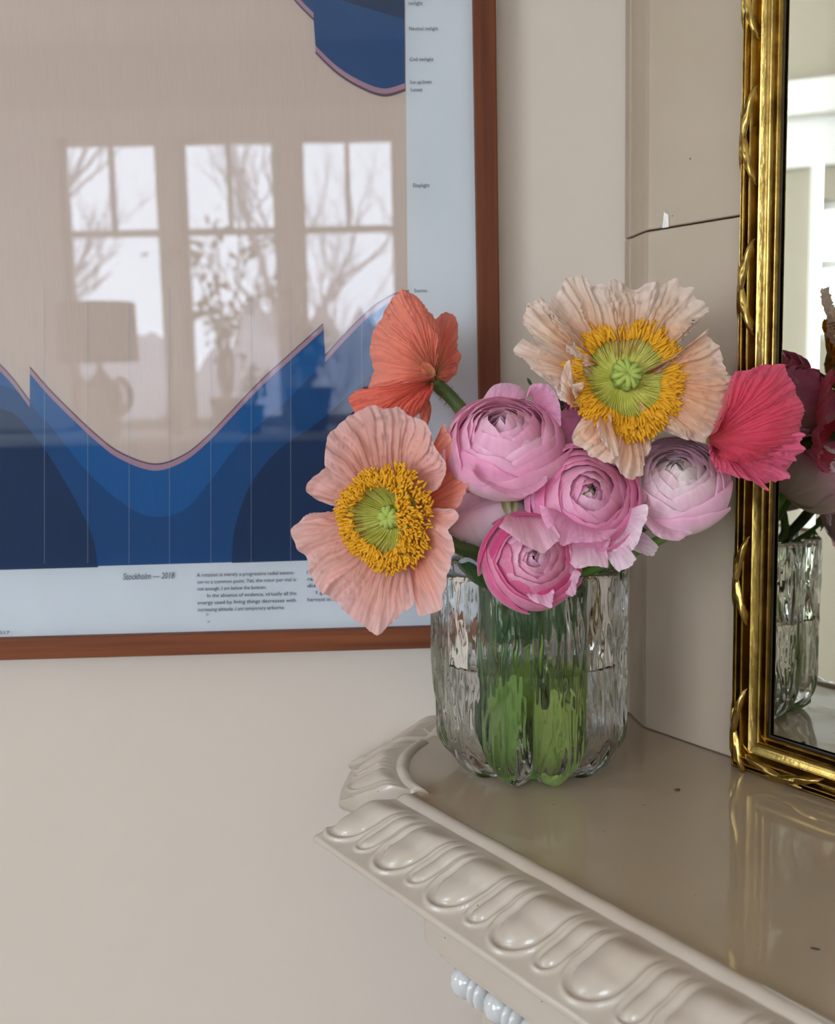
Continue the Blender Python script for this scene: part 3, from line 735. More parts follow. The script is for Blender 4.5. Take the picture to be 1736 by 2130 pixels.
def poppy_heart(parent, C, ax, upv, ro, ri, rise, nst, seed, pist, disc_col, tiltout=.5, lens=(.0030, .0046), bias=0.0):
    """stamens, filaments and seed head around axis ax"""
    r = random.Random(seed); ax = V(ax).normalized(); ex = V(upv).cross(ax).normalized(); ey = ax.cross(ex)
    def P(rr, an, h): return C + (ex * math.cos(an) + ey * math.sin(an)) * rr + ax * h
    acc = ([], []); fil = ([], [])
    for i in range(nst):
        an = r.uniform(0, 2 * math.pi); t = r.random() ** .8
        wob = 1 + .06 * math.sin(3 * an + seed) + .03 * math.sin(7 * an)
        ri_ = ri * (1 - bias * max(0, math.cos(an - .15)) ** 1.5); r1 = (ri_ + (ro - ri_) * t) * wob; h1 = rise * (.75 + .35 * math.sin(math.pi * (.25 + .6 * t))) - .0015 * t + r.gauss(0, .0006)
        a0 = P(r1, an, h1); dd = ((ex * math.cos(an) + ey * math.sin(an)) * tiltout + ax * r.uniform(-.1, .6) + (ex * -math.sin(an) + ey * math.cos(an)) * r.gauss(0, .35)).normalized()
        l = r.uniform(*lens); w_ = r.uniform(.00045, .00068)
        mid = a0 + dd * l * .5 + ax * r.uniform(0, .0006)
        tube([a0 - dd * .0003, a0 + dd * l * .12, mid, a0 + dd * l * .88, a0 + dd * l], [w_ * .3, w_ * .9, w_, w_ * .9, w_ * .35], 6, acc)
        if i % 2 == 0:
            b0 = P(pist * .75, an + r.gauss(0, .08), .0004)
            tube([b0, P((pist + r1) * .5, an + r.gauss(0, .02), h1 * .42), a0], [.00014, .00014, .00013], 4, fil, cap=False)
    o = mesh('stamens', *acc, M_anther, parent); o['kind'] = 'stuff'
    o = mesh('filaments', *fil, M_filament, parent); o['kind'] = 'stuff'
    # seed head: ribbed barrel with radiating stigma lobes
    def f(u, v):
        an = 2 * math.pi * u; pr = pist * (1 + .09 * math.cos(8 * an))
        prof = [(.55, 0), (.85, .25), (1, .6), (1.02, .95), (.9, 1.12), (.45, 1.2), (.02, 1.16)]
        s_ = v * 6; k = min(int(s_), 5); t = s_ - k
        rr = prof[k][0] + (prof[k + 1][0] - prof[k][0]) * t; hh = prof[k][1] + (prof[k + 1][1] - prof[k][1]) * t
        return P(pr * rr, an, pist * 1.25 * hh + .0003 * ns(u * 30, v * 9, seed))
    ph = mesh('seed_head', *grid(64, 24, f, True), M_pistil, parent)
    acc = ([], [])
    for k in range(10):
        an = 2 * math.pi * k / 10 + .2 + r.gauss(0, .06); e_ = r.uniform(.9, 1.08)
        tube([P(.0003, an, pist * 1.50), P(pist * .45 * e_, an + r.gauss(0, .1), pist * r.uniform(1.5, 1.6)), P(pist * .85 * e_, an + r.gauss(0, .08), pist * 1.46), P(pist * 1.02 * e_, an, pist * 1.14)], [.0008, .0013, .0014, .0007], 6, acc)
    mesh('stigma_rays', *acc, mat('stigma_green', lin(160, 172, 78), .7) if not bpy.data.materials.get('stigma_green') else bpy.data.materials['stigma_green'], ph)
    def g(u, v):
        an = 2 * math.pi * u; return P(pist * .5 + (ri * 1.02 - pist * .5) * v, an, .0002 + rise * .45 * v * v)
    vv, ff = grid(240, 8, g, True)
    mesh('heart', vv, ff, M_petal_flat, parent, cols=[tuple(c_ * (1 + .45 * ns(k % 240 * .9, 3, seed) + .2 * ns(k % 240 * .3, 7, seed)) for c_ in mix3(disc_col, lin(216, 206, 110), (k // 240 / 8) ** 1.3)) for k in range(len(vv))], label='yellow green centre')
M_petal_flat = petal_mat('poppy_heart', .1, .6, 30, .1)

# --- front poppy, wide open, pale salmon
yb = .478
p1 = empty('poppy', at(808, 1070, yb), 'salmon pink poppy wide open at the lower front, yellow stamens facing left', 'flower', 'poppies in the glass vase')
SAL = [(0, lin(190, 170, 40)), (.16, lin(222, 138, 84)), (.42, lin(236, 164, 142)), (.8, lin(236, 176, 164)), (1, lin(236, 188, 180))]
SALD = [(0, lin(190, 160, 40)), (.15, lin(226, 116, 62)), (.5, lin(240, 128, 98)), (.85, lin(240, 146, 120)), (1, lin(240, 165, 150))]
petal(p1, [(806, 1080), (808, 1052), (840, 1050)], yb + .010, [(812, 1075), (734, 1058), (690, 1052), (640, 1023), (653, 996), (677, 977), (673, 955), (681, 919), (693, 890), (719, 871), (741, 857), (770, 847), (800, 853), (829, 846), (850, 862), (869, 873), (888, 888), (902, 926), (926, 964), (924, 990), (908, 1018), (884, 1028), (862, 1050)],
      [yb + .010, yb + .004, yb + .000, yb - .002, yb - .002, yb - .004, yb - .008, yb - .016, yb - .014], SAL, M_crepe, .003, .0021, 15, .0018, 3)
petal(p1, [(800, 1052), (806, 1080), (850, 1095)], yb + .010, [(800, 1062), (737, 1064), (664, 1066), (632, 1074), (607, 1098), (604, 1112), (617, 1136), (638, 1175), (646, 1201), (672, 1230), (701, 1259), (745, 1291), (774, 1312), (794, 1313), (829, 1287), (864, 1250), (890, 1214), (898, 1170), (870, 1110)],
      [yb + .010, yb + .002, yb - .004, yb - .008, yb - .010, yb - .010, yb - .010], SAL, M_crepe, .003, .0021, 16, .0020, 14)
petal(p1, [(835, 1092), (842, 1078)], yb + .002, [(838, 1105), (862, 1215), (864, 1250), (869, 1279), (891, 1280), (917, 1268), (920, 1237), (932, 1190), (943, 1150), (940, 1120), (934, 1102), (955, 1082), (951, 1066), (930, 1057), (880, 1060), (850, 1068)],
      [yb - .012, yb - .019, yb - .022, yb - .024, yb - .024, yb - .020, yb - .008], SAL[:2] + [(.5, lin(236, 150, 120)), (.8, lin(236, 172, 158)), (1, lin(238, 192, 184))], M_crepe, .003, .0013, 9, .0014, 23)
petal(p1, [(834, 1060), (846, 1074)], yb + .006, [(836, 1050), (870, 980), (900, 928), (921, 884), (932, 900), (946, 922), (964, 941), (977, 962), (971, 988), (974, 1012), (958, 1043), (944, 1060), (890, 1072), (860, 1078)],
      [yb + .004, yb + .002, yb - .004, yb - .010, yb - .014, yb - .012, yb - .004], SALD, M_crepe, -.005, .0013, 9, .0012, 31)
poppy_heart(p1, at(822, 1074, yb - .001), (-.46, -.88, .06), (0, 0, 1), .0225, .0140, .0110, 1100, 5, .0052, lin(170, 165, 10), .45, (.0026, .0042), .62)
stem(p1, [at(838, 1078, yb + .010), at(890, 1100, .486), at(948, 1136, .481), at(1010, 1172, .488), inv(-.012, -.004, .07), inv(.018, .016, .010)], .0032, M_stemd, 500, seed=3)

# --- coral poppy at the back left, seen from behind
yc = .530
p2 = empty('poppy', at(900, 790, yc), 'coral orange poppy seen from behind, highest on the left side', 'flower', 'poppies in the glass vase')
COR = [(0, lin(150, 130, 60)), (.08, lin(222, 128, 96)), (.5, lin(238, 128, 104)), (1, lin(238, 140, 118))]
CORD = [(0, lin(170, 120, 60)), (.1, lin(226, 100, 76)), (.6, lin(238, 108, 86)), (1, lin(240, 126, 104))]
petal(p2, [(900, 782), (902, 770)], yc - .004, [(898, 792), (870, 800), (815, 814), (768, 812), (771, 790), (775, 765), (769, 735), (773, 708), (779, 686), (790, 668), (800, 650), (806, 634), (816, 618), (828, 608), (840, 604), (853, 610), (869, 621), (881, 632), (893, 647), (905, 664), (915, 700), (908, 750)],
      [yc - .004, yc + .006, yc + .008, yc + .002, yc - .008, yc - .008, yc - .004], COR, M_crepe, .013, .0019, 22, .0014, 41)
petal(p2, [(898, 792), (896, 798)], yc - .006, [(898, 786), (850, 798), (775, 818), (756, 822), (737, 816), (728, 832), (733, 855), (742, 868), (790, 868), (830, 872), (862, 868), (880, 850), (897, 822), (900, 800)],
      [yc - .006, yc - .004, yc - .008, yc - .014, yc - .014, yc - .012, yc - .006], CORD, M_crepe, .008, .0024, 13, .0018, 47)
petal(p2, [(900, 785), (905, 778)], yc + .000, [(903, 765), (905, 700), (906, 664), (923, 651), (935, 649), (947, 657), (953, 684), (951, 720), (958, 742), (951, 766), (944, 784), (925, 796), (908, 797)],
      [yc, yc + .012, yc + .016, yc + .010, yc + .004, yc], COR[:1] + [(.2, lin(226, 150, 110)), (.6, lin(226, 110, 90)), (1, lin(228, 128, 112))], M_crepe, .004, .0016, 7, .0012, 53)
petal(p2, [(888, 830), (893, 834)], yc - .002, [(878, 850), (872, 866), (886, 885), (893, 874), (897, 850), (894, 838)], yc + .002, COR, M_crepe, .002, .0006, 4, .0006, 57, nu=40, nv=20)
petal(p2, [(902, 788), (902, 796)], yc - .0045, [(885, 792), (878, 778), (876, 760), (884, 752), (898, 760), (906, 772)], yc - .011, [(0, lin(160, 140, 60)), (.5, lin(205, 130, 90)), (1, lin(225, 128, 100))], M_crepe, .002, .0006, 5, .0003, 58, nu=40, nv=20, name='petal_base', label='greenish petal base at the stem')
stem(p2, [at(900, 793, yc - .002), at(917, 808, yc), at(945, 835, yc), at(985, 890, yc), at(1040, 1010, .527), at(1075, 1130, .525), inv(-.004, .006, .08), inv(.012, -.012, .010)], .0034, M_stemd, 700, seed=9)

# --- big cream peach poppy, top right
yd = .470
p3 = empty('poppy', at(1293, 787, yd), 'large frilled cream and peach poppy with a full yellow stamen ring at the top', 'flower', 'poppies in the glass vase')
CRE = [(0, lin(190, 175, 60)), (.30, lin(214, 150, 96)), (.48, lin(230, 180, 144)), (.75, lin(236, 206, 182)), (1, lin(240, 218, 204))]
CREP = [(0, lin(190, 160, 50)), (.25, lin(214, 142, 88)), (.5, lin(234, 174, 134)), (.8, lin(238, 196, 164)), (1, lin(238, 212, 192))]
dk = lin(40, 28, 20)
sp = []
rs = random.Random(4)
for _ in range(34): sp.append((rs.gauss(.80, .028), rs.gauss(.80, .09), rs.uniform(.004, .009), dk))
petal(p3, [(1240, 790), (1270, 770), (1320, 770), (1345, 790)], yd + .006, [(1215, 775), (1180, 747), (1163, 690), (1160, 660), (1144, 632), (1165, 611), (1172, 592), (1185, 582), (1206, 584), (1227, 591), (1250, 592), (1264, 594), (1270, 579), (1285, 582), (1301, 583), (1316, 590), (1329, 598), (1346, 594), (1366, 594), (1382, 585), (1397, 583), (1412, 588), (1424, 596), (1434, 611), (1446, 628), (1468, 645), (1450, 672), (1434, 693), (1400, 735), (1375, 770)],
      [yd - .002, yd + .004, yd + .010, yd + .006, yd + .008, yd + .008, yd + .010, yd + .006, yd], CRE, M_crepe, .005, .0022, 22, .0028, 61, nu=170, spots=sp)
petal(p3, [(1330, 780), (1340, 800), (1320, 820)], yd + .004, [(1370, 760), (1398, 742), (1434, 724), (1452, 700), (1474, 684), (1480, 700), (1485, 722), (1496, 745), (1506, 768), (1522, 782), (1541, 797), (1540, 820), (1537, 842), (1527, 860), (1523, 880), (1508, 894), (1490, 911), (1466, 921), (1445, 918), (1425, 912), (1390, 901), (1355, 890), (1325, 870)],
      [yd - .002, yd - .002, yd + .002, yd - .002, yd - .006, yd - .008, yd - .008, yd - .004], CREP, M_crepe, .006, .0019, 18, .0022, 67, nu=150,
      spots=[(.16, .78, .012, lin(90, 50, 20)), (.20, .80, .022, lin(130, 76, 36)), (.20, .80, .012, dk), (.13, .86, .008, dk), (.11, .90, .008, dk), (.14, .92, .007, dk), (.17, .95, .008, dk), (.09, .84, .007, dk)])
petal(p3, [(1320, 830), (1290, 838), (1270, 830)], yd + .002, [(1335, 875), (1364, 903), (1357, 926), (1342, 955), (1333, 988), (1315, 997), (1292, 988), (1280, 966), (1258, 962), (1240, 953), (1226, 948), (1214, 936), (1190, 919), (1192, 900), (1206, 874), (1233, 845), (1255, 830)],
      [yd - .002, yd - .008, yd - .014, yd - .018, yd - .016, yd - .010, yd], CREP, M_crepe, .004, .0022, 9, .0022, 71, nu=130)
petal(p3, [(1246, 862), (1262, 858)], yd - .008, [(1240, 880), (1244, 905), (1262, 930), (1272, 952), (1286, 944), (1282, 918), (1272, 898), (1270, 868)], yd - .018, CRE[2:] , M_crepe, .003, .0012, 6, .0016, 73, nu=60, nv=24, name='folded_petal')
petal(p3, [(1250, 800), (1240, 780), (1250, 760)], yd + .005, [(1225, 825), (1205, 838), (1170, 836), (1147, 801), (1115, 778), (1092, 752), (1068, 732), (1083, 712), (1112, 716), (1100, 697), (1088, 678), (1085, 660), (1092, 648), (1096, 634), (1110, 625), (1123, 622), (1134, 640), (1139, 650), (1153, 653), (1168, 672), (1177, 690), (1183, 745), (1205, 765)],
      [yd - .006, yd - .010, yd - .006, yd - .010, yd - .004, yd - .012, yd - .004, yd - .002], CRE, M_crepe, .004, .0024, 15, .0026, 79, nu=150)
petal(p3, [(1192, 850), (1205, 820)], yd - .008, [(1180, 840), (1166, 810), (1168, 780), (1176, 756), (1186, 748), (1184, 775), (1180, 800), (1196, 797), (1214, 795), (1212, 803), (1190, 808), (1196, 830)], yd - .017, CRE[1:], M_crepe, .002, .001, 6, .0012, 83, nu=70, nv=20, name='folded_petal')
poppy_heart(p3, at(1294, 790, yd + .002), (.03, -.93, .30), (0, 0, 1),   .0244, .0168, .0060, 2000, 12, .0066, lin(178, 184, 50), 1.1, (.0034, .0058))
stem(p3, [at(1294, 792, yd + .006), at(1280, 850, yd + .016), at(1230, 960, .505), at(1180, 1080, .515), inv(.006, .004, .085), inv(-.012, .006, .010)], .0032, M_stemd, 200, seed=21)

# --- raspberry poppy at the right in front of the mirror
yr = .452
p4 = empty('poppy', at(1478, 915, yr), 'raspberry red poppy seen from the side in front of the gilt mirror frame', 'flower', 'poppies in the glass vase')
RED = [(0, lin(196, 60, 60)), (.3, lin(224, 66, 92)), (.7, lin(232, 74, 100)), (1, lin(232, 92, 122))]
REDP = [(0, lin(196, 50, 70)), (.4, lin(222, 70, 104)), (1, lin(234, 108, 140))]
petal(p4, [(1474, 925), (1470, 908)], yr + .004, [(1486, 952), (1520, 974), (1560, 972), (1600, 950), (1636, 930), (1660, 908), (1662, 884), (1667, 853), (1655, 828), (1648, 802), (1634, 778), (1622, 760), (1600, 760), (1578, 762), (1550, 770), (1523, 780), (1500, 840), (1480, 890)],
      [yr, yr - .002, yr + .000, yr + .003, yr + .006, yr + .007, yr + .006], RED, M_crepe, .011, .0015, 30, .0012, 91, nu=240)
petal(p4, [(1475, 928), (1472, 915)], yr + .006, [(1468, 920), (1475, 950), (1488, 976), (1505, 986), (1528, 992), (1548, 995), (1566, 1003), (1586, 1017), (1598, 1010), (1608, 1003), (1626, 990), (1630, 975), (1644, 966), (1662, 936), (1655, 900), (1600, 900)],
      [yr - .002, yr - .009, yr - .012, yr - .009, yr - .003, yr - .003], REDP, M_crepe, .005, .0028, 13, .0030, 97, nu=170)
petal(p4, [(1480, 920), (1480, 905)], yr + .012, [(1500, 970), (1560, 1000), (1620, 990), (1655, 950), (1664, 890), (1650, 820), (1625, 772), (1580, 772), (1530, 800)], [yr + .016, yr + .024, yr + .020, yr + .016], REDP, M_crepe, -.010, .0014, 12, .0012, 99, nu=90)
stem(p4, [at(1482, 918, yr + .008), at(1484, 945, .488), at(1440, 1010, .516), at(1330, 1100, .528), inv(.010, 0, .085), inv(-.014, -.008, .010)], .0030, M_stemd, 200, seed=31)

# --- ranunculus
def ranunculus(C, ax, R, seed, rim_in, rim_out, pale, label, layers=11, squash=1.0, openk=1.0, dome=.60, name='ranunculus', eye=None, twist=0.0, stem_to=None, lean=None, gap=1.0, via=None):
    r = random.Random(seed); ax = V(ax).normalized(); ex = V((0, 0, 1)).cross(ax); R *= 1.06
    ex = ex.normalized() if ex.length > .05 else V((1, 0, 0)); ey = ax.cross(ex)
    root = empty(name, C, label, 'flower', 'pink ranunculus in the glass vase')
    for k in range(layers):
        t = k / (layers - 1); m = 3 if k < 3 else (4 if k < 6 else 5)
        rr = R * (.03 + .76 * t ** 1.22 * gap) * openk; zr = R * (dome + .06 - .30 * t * t) * squash
        if k == layers - 1: rr *= 1.05; zr -= .10 * R
        rb = max(rr * 1.10, R * (.30 + .72 * t ** .8)); zb = -R * (.35 + .40 * t) * squash
        a0 = k * 2.4 + r.uniform(-.3, .3) + twist
        for j in range(m):
            an0 = a0 + 2 * math.pi * j / m + r.uniform(-.15, .15); hw = math.pi / m * r.uniform(1.40, 1.75)
            dz = r.gauss(0, .045) * R; dr = r.gauss(0, .04) * R; sd_ = r.uniform(0, 100)
            nu, nv = 22, 14; vs = []; cl = []
            tone = mix3(rim_in, rim_out, min(1, max(0, t + r.gauss(0, .14)))); tv = r.uniform(.90, 1.05); tone = (tone[0], tone[1] * tv * .94, tone[2] * (1 + tv) / 2)
            for b in range(nv + 1):
                v = b / nv
                for a in range(nu + 1):
                    u = 2 * a / nu - 1
                    P0 = (.06 * R, zb); P1 = (rb * 1.06, zb * 1.0); P2 = (rb * 1.14, .34 * R * squash); P3 = (rr + dr + .10 * R * abs(u) ** 2.6, zr + dz - .22 * R * abs(u) ** 2.6)
                    s_ = 1 - v
                    cr_ = s_ ** 3 * P0[0] + 3 * s_ * s_ * v * P1[0] + 3 * s_ * v * v * P2[0] + v ** 3 * P3[0]
                    cz = s_ ** 3 * P0[1] + 3 * s_ * s_ * v * P1[1] + 3 * s_ * v * v * P2[1] + v ** 3 * P3[1]
                    an = an0 + u * hw * (.45 + .55 * smooth(0, .6, v)) * (1 - .12 * v ** 6)
                    cr_ += R * .040 * u * smooth(.2, .8, v) + R * .034 * ns(u * 1.6, v * 2.2, sd_) * v + R * .022 * v ** 6 * ns(u * 4.2, 2.0, sd_ + 5)
                    cz += R * .034 * v ** 4 * ns(u * 2.6, 1.0, sd_ + 9)
                    cr_ += R * .045 * (v ** 9) * (.4 + .6 * t) - R * .030 * smooth(.62, .86, v) * (1 - v ** 9)
                    vs.append(C + ex * (cr_ * math.cos(an)) + ey * (cr_ * math.sin(an)) + ax * cz)
                    c = mix3(pale, tone, smooth(.40, .90, v))
                    edge_ = smooth(.93, 1.0, v) * .35
                    c = mix3(c, (min(1, c[0] * 1.12 + .03), c[1] * 1.15 + .04, c[2] * 1.12 + .04), edge_)
                    st = 1 + .07 * ns(u * 16, v * 1.6, sd_) + .04 * ns(u * 5, v * 5, sd_ + 3)
                    cl.append((c[0] * st, c[1] * st * st, c[2] * st))
            fs = [(b * (nu + 1) + a, b * (nu + 1) + a + 1, (b + 1) * (nu + 1) + a + 1, (b + 1) * (nu + 1) + a) for b in range(nv) for a in range(nu)]
            mesh('petal', vs, fs, M_petal, root, cols=cl)
    def eyef(u, v): return C + (ex * math.cos(2 * math.pi * u) + ey * math.sin(2 * math.pi * u)) * (R * .10 * math.sin(math.pi / 2 * v)) + ax * (R * (dome - .16) * squash + R * .06 * math.cos(math.pi / 2 * v))
    if eye: mesh('eye', *grid(16, 6, eyef, True), eye, root, label='small green eye in the middle')
    base = C - ax * (R * .72 * squash)
    st_ = stem_to or inv(r.uniform(-.02, .02), r.uniform(-.02, .02), .010)
    neck = VC + V((r.uniform(-.008, .008), r.uniform(-.008, .008), .082))
    stem(root, [base + ax * .002, base - ax * .010 + V((0, .012 if via is not None else 0, -.006)), *([via] if via is not None else [base.lerp(neck, .55) + V((0, 0, -.004))]), neck, st_], .0024, M_stem, 0, seed=seed)
    return root
M_eye = mottled('ranunculus_eye', lin(120, 140, 70), lin(170, 180, 120), 400, .6)
PK_D, PK_M, PK_L, PK_W = lin(222, 108, 152), lin(228, 142, 180), lin(236, 178, 204), lin(240, 216, 222)
def loose(par, base, by, edge, ey, c0, c1, seed, bulge=.003, wf=6, **kw):
    return petal(par, base, by, edge, ey, [(0, c0), (.6, mix3(c0, c1, .6)), (1, c1)], M_petal, bulge, .0005, wf, .0006, seed, nu=50, nv=24, **kw)
# A: large pink bloom at left centre
ra = ranunculus(at(1048, 930, .480), (-.10, -.66, .74), .0262, 11, lin(248, 218, 226), lin(240, 166, 196), lin(248, 220, 228), 'large pink ranunculus turned upward, left of the big cream poppy', 11, .95)
loose(ra, [(985, 990), (1090, 1005)], .468, [(975, 960), (990, 992), (1012, 1008), (1040, 1024), (1076, 1036), (1110, 1024), (1134, 1006), (1138, 990)], [.458, .452, .450, .452, .458], lin(226, 150, 184), lin(232, 170, 198), 201, .002)
loose(ra, [(1098, 820), (1140, 870)], .486, [(1092, 838), (1100, 806), (1116, 797), (1140, 800), (1158, 826), (1166, 862), (1164, 892), (1150, 905)], [.482, .474, .474, .480], lin(224, 140, 178), lin(234, 172, 200), 203, .003)
loose(ra, [(1010, 850), (1070, 832)], .492, [(1000, 850), (1008, 822), (1030, 800), (1058, 797), (1082, 804), (1096, 830)], [.494, .500, .500, .494], lin(230, 150, 186), lin(236, 184, 208), 205, .002)
# B: centre bloom
rb_ = ranunculus(at(1214, 1040, .470), (.02, -.90, .34), .0248, 23, lin(248, 208, 222), lin(236, 138, 180), lin(248, 218, 226), 'round pink ranunculus at the centre with spread pale outer petals below', 11, .85, dome=.66, eye=M_eye)
W0, W1 = lin(226, 166, 192), lin(240, 212, 222)
loose(rb_, [(1185, 1100), (1250, 1110)], .466, [(1172, 1112), (1175, 1140), (1178, 1163), (1196, 1182), (1212, 1181), (1228, 1177), (1246, 1179), (1264, 1179), (1262, 1150), (1268, 1120)], [.458, .452, .452, .456], W0, lin(238, 196, 208), 211, .004)
loose(rb_, [(1235, 1105), (1285, 1100)], .468, [(1245, 1130), (1262, 1160), (1283, 1187), (1298, 1185), (1310, 1178), (1322, 1162), (1312, 1148), (1300, 1120)], [.460, .452, .450, .458], W0, W1, 212, .003)
loose(rb_, [(1262, 1090), (1290, 1060)], .470, [(1245, 1130), (1278, 1146), (1316, 1144), (1334, 1105), (1346, 1072), (1344, 1050), (1325, 1052), (1305, 1062)], [.460, .454, .454, .462], W0, W1, 213, .004)
loose(rb_, [(1290, 1115), (1310, 1100)], .478, [(1306, 1138), (1330, 1150), (1356, 1156), (1369, 1138), (1354, 1122), (1338, 1108)], [.474, .470, .472], W0, lin(240, 222, 228), 214, .002)
loose(rb_, [(1130, 1010), (1150, 1070)], .472, [(1140, 990), (1112, 1010), (1103, 1036), (1110, 1066), (1128, 1082), (1150, 1096)], [.470, .464, .462, .466], lin(222, 132, 172), lin(230, 160, 192), 215, .003)
loose(rb_, [(1155, 1060), (1240, 1100)], .456, [(1120, 1050), (1130, 1085), (1150, 1112), (1168, 1135), (1186, 1130), (1230, 1128), (1262, 1122), (1285, 1100)], [.452, .446, .444, .446, .452], lin(220, 130, 172), lin(234, 168, 198), 216, .003)
loose(rb_, [(1170, 960), (1250, 965)], .476, [(1150, 985), (1160, 955), (1178, 932), (1200, 928), (1230, 944), (1262, 972), (1275, 990)], [.474, .480, .482, .478], lin(226, 140, 180), lin(234, 170, 200), 217, .002)
# C: pale bloom at right
rc = ranunculus(at(1404, 1012, .483), (-.16, -.72, .68), .0240, 37, lin(240, 240, 224), lin(244, 198, 214), lin(248, 232, 234), 'pale pink ranunculus with a white green heart, right side under the big poppy', 11, .92, eye=M_eye)
loose(rc, [(1335, 1060), (1380, 1085)], .474, [(1308, 1010), (1312, 1040), (1326, 1070), (1345, 1095), (1370, 1118), (1410, 1124), (1440, 1108)], [.470, .462, .460, .466], lin(228, 160, 190), lin(236, 190, 210), 221, .004)
# D: hot pink bloom at the bottom front
rd = ranunculus(at(1104, 1166, .462), (-.02, -.93, .30), .0215, 51, lin(248, 214, 224), lin(216, 76, 134), lin(246, 208, 220), 'hot pink ranunculus lowest in front with a pale petal over its top', 11, .85, dome=.66)
loose(rd, [(1050, 1070), (1130, 1066)], .466, [(1036, 1096), (1061, 1112), (1084, 1130), (1108, 1142), (1131, 1150), (1150, 1133), (1164, 1118), (1150, 1092)], [.448, .440, .436, .438, .446], lin(228, 160, 184), lin(238, 186, 204), 231, .005, wf=5)
loose(rd, [(1160, 1180), (1165, 1205)], .458, [(1178, 1176), (1205, 1190), (1200, 1214), (1193, 1240), (1174, 1234), (1150, 1222)], [.456, .452, .454], lin(228, 150, 184), lin(238, 186, 208), 232, .002)
loose(rd, [(1095, 1225), (1140, 1220)], .454, [(1094, 1238), (1108, 1250), (1122, 1255), (1145, 1264), (1150, 1240), (1152, 1222)], [.450, .446, .450], lin(226, 140, 176), lin(238, 190, 210), 233, .002)
# E: pale bloom behind, between the salmon poppy and the front bloom
re_ = ranunculus(at(1004, 1078, .503), (-.30, .10, .95), .0225, 61, lin(240, 180, 196), lin(246, 212, 218), lin(246, 226, 228), 'pale pink ranunculus half hidden between salmon poppy and hot pink bloom', 10, .95)
# F: shaded pink bloom behind the two upper ones
rf_ = ranunculus(at(1192, 905, .510), (.10, -.30, .95), .0235, 71, lin(226, 150, 184), lin(220, 130, 172), lin(236, 190, 210), 'deep pink ranunculus mostly hidden behind the upper blooms', 10, .95)
# G, H: blooms on the mirror side, seen as reflections
rg_ = ranunculus(at(1285, 800, .512), (.35, -.02, .93), .0255, 83, lin(226, 120, 166), lin(222, 130, 176), lin(238, 196, 214), 'deep pink ranunculus behind the big cream poppy, seen as a reflection in the mirror', 11, .95)
rh_ = ranunculus(at(1468, 830, .487), (.25, -.40, .88), .0200, 89, lin(220, 112, 166), lin(226, 140, 184), lin(240, 206, 220), 'mauve pink ranunculus behind the raspberry poppy, mirrored beside the frame', 10, .95, via=at(1440, 985, .524))
def blade(par, P0, P1, wd, seed, m):
    P0, P1 = V(P0), V(P1); d = (P1 - P0); sd_ = d.cross(V((ns(seed, 1), ns(seed, 2), 1))).normalized(); nn = d.cross(sd_).normalized()
    mesh('leaf', *grid(8, 24, lambda u, v: P0 + d * v + sd_ * ((u - .5) * 2 * wd * math.sin(math.pi * (.12 + .86 * v)) ** .8) + nn * (.25 * d.length * .3 * math.sin(v * 2.6 + seed) + wd * .5 * (2 * u - 1) ** 2)), m, par)
for k, (p_, a, b, wd) in enumerate(((rc, (.004, .006, .080), (.040, .004, .118), .0045), (rb_, (.006, .000, .078), (.034, -.010, .122), .005), (ra, (-.004, .012, .08), (.020, .030, .126), .005), (rf_, (.004, .010, .08), (.034, .018, .130), .0045),
        (rg_, (.0, .008, .08), (.028, .012, .140), .004), (rc, (.010, .004, .078), (.046, .012, .108), .005), (rb_, (.012, .006, .076), (.030, .024, .112), .005), (re_, (-.008, .012, .08), (-.022, .026, .118), .005), (rg_, (.002, .000, .08), (.018, .006, .145), .0045))):
    blade(p_, VC + V(a), VC + V(b), wd, k + 1, M_leafd if k % 2 else M_stemd)
# bract like dry sepals under bloom A
for k, (b_, e_) in enumerate((([(1036, 1020), (1052, 1022)], [(1034, 1030), (1044, 1056), (1056, 1078), (1062, 1060), (1058, 1034)]), ([(1060, 1030), (1074, 1030)], [(1060, 1040), (1064, 1066), (1070, 1074), (1076, 1056), (1076, 1038)]))):
    petal(ra, b_, .474, e_, .470, [(0, lin(130, 120, 70)), (1, lin(150, 140, 100))], M_leafm, .001, .0003, 4, .0002, 240 + k, nu=24, nv=12, name='sepal', label='greenish brown sepal')
# leaves in and above the vase, each on the stem of its flower
def leaf(par, base, by, edge, ey, c, seed, bulge=.002):
    return petal(par, base, by, edge, ey, [(0, c), (1, (c[0] * 1.25, c[1] * 1.2, c[2] * 1.2))], M_leafm, bulge, .0007, 6, .0004, seed, nu=44, nv=24, name='leaf')
LG, LM, LD = lin(168, 196, 92), lin(124, 164, 70), lin(52, 90, 44)
leaf(rd, [(960, 1172), (975, 1168)], .470, [(948, 1166), (955, 1182), (985, 1212), (1012, 1222), (1008, 1196), (985, 1172)], .476, LD, 301)
leaf(rd, [(1126, 1600), (1150, 1604)], .502, [(1120, 1590), (1106, 1520), (1112, 1462), (1124, 1420), (1136, 1462), (1148, 1470), (1160, 1424), (1170, 1480), (1184, 1425), (1184, 1500), (1180, 1570), (1160, 1602)], [.498, .494, .494, .498], LG, 302)
leaf(ra, [(1040, 1600), (1056, 1606)], .502, [(1028, 1590), (1022, 1530), (1030, 1470), (1046, 1420), (1066, 1400), (1078, 1430), (1080, 1490), (1072, 1560), (1060, 1604)], [.500, .494, .492, .498], LM, 303)
leaf(rb_, [(1100, 1620), (1116, 1620)], .500, [(1096, 1600), (1088, 1530), (1090, 1460), (1098, 1420), (1108, 1470), (1122, 1540), (1124, 1600)], .496, LM, 304)
leaf(rc, [(1200, 1560), (1214, 1560)], .506, [(1196, 1540), (1192, 1490), (1198, 1430), (1210, 1400), (1220, 1440), (1220, 1500), (1214, 1556)], .502, LM, 305)
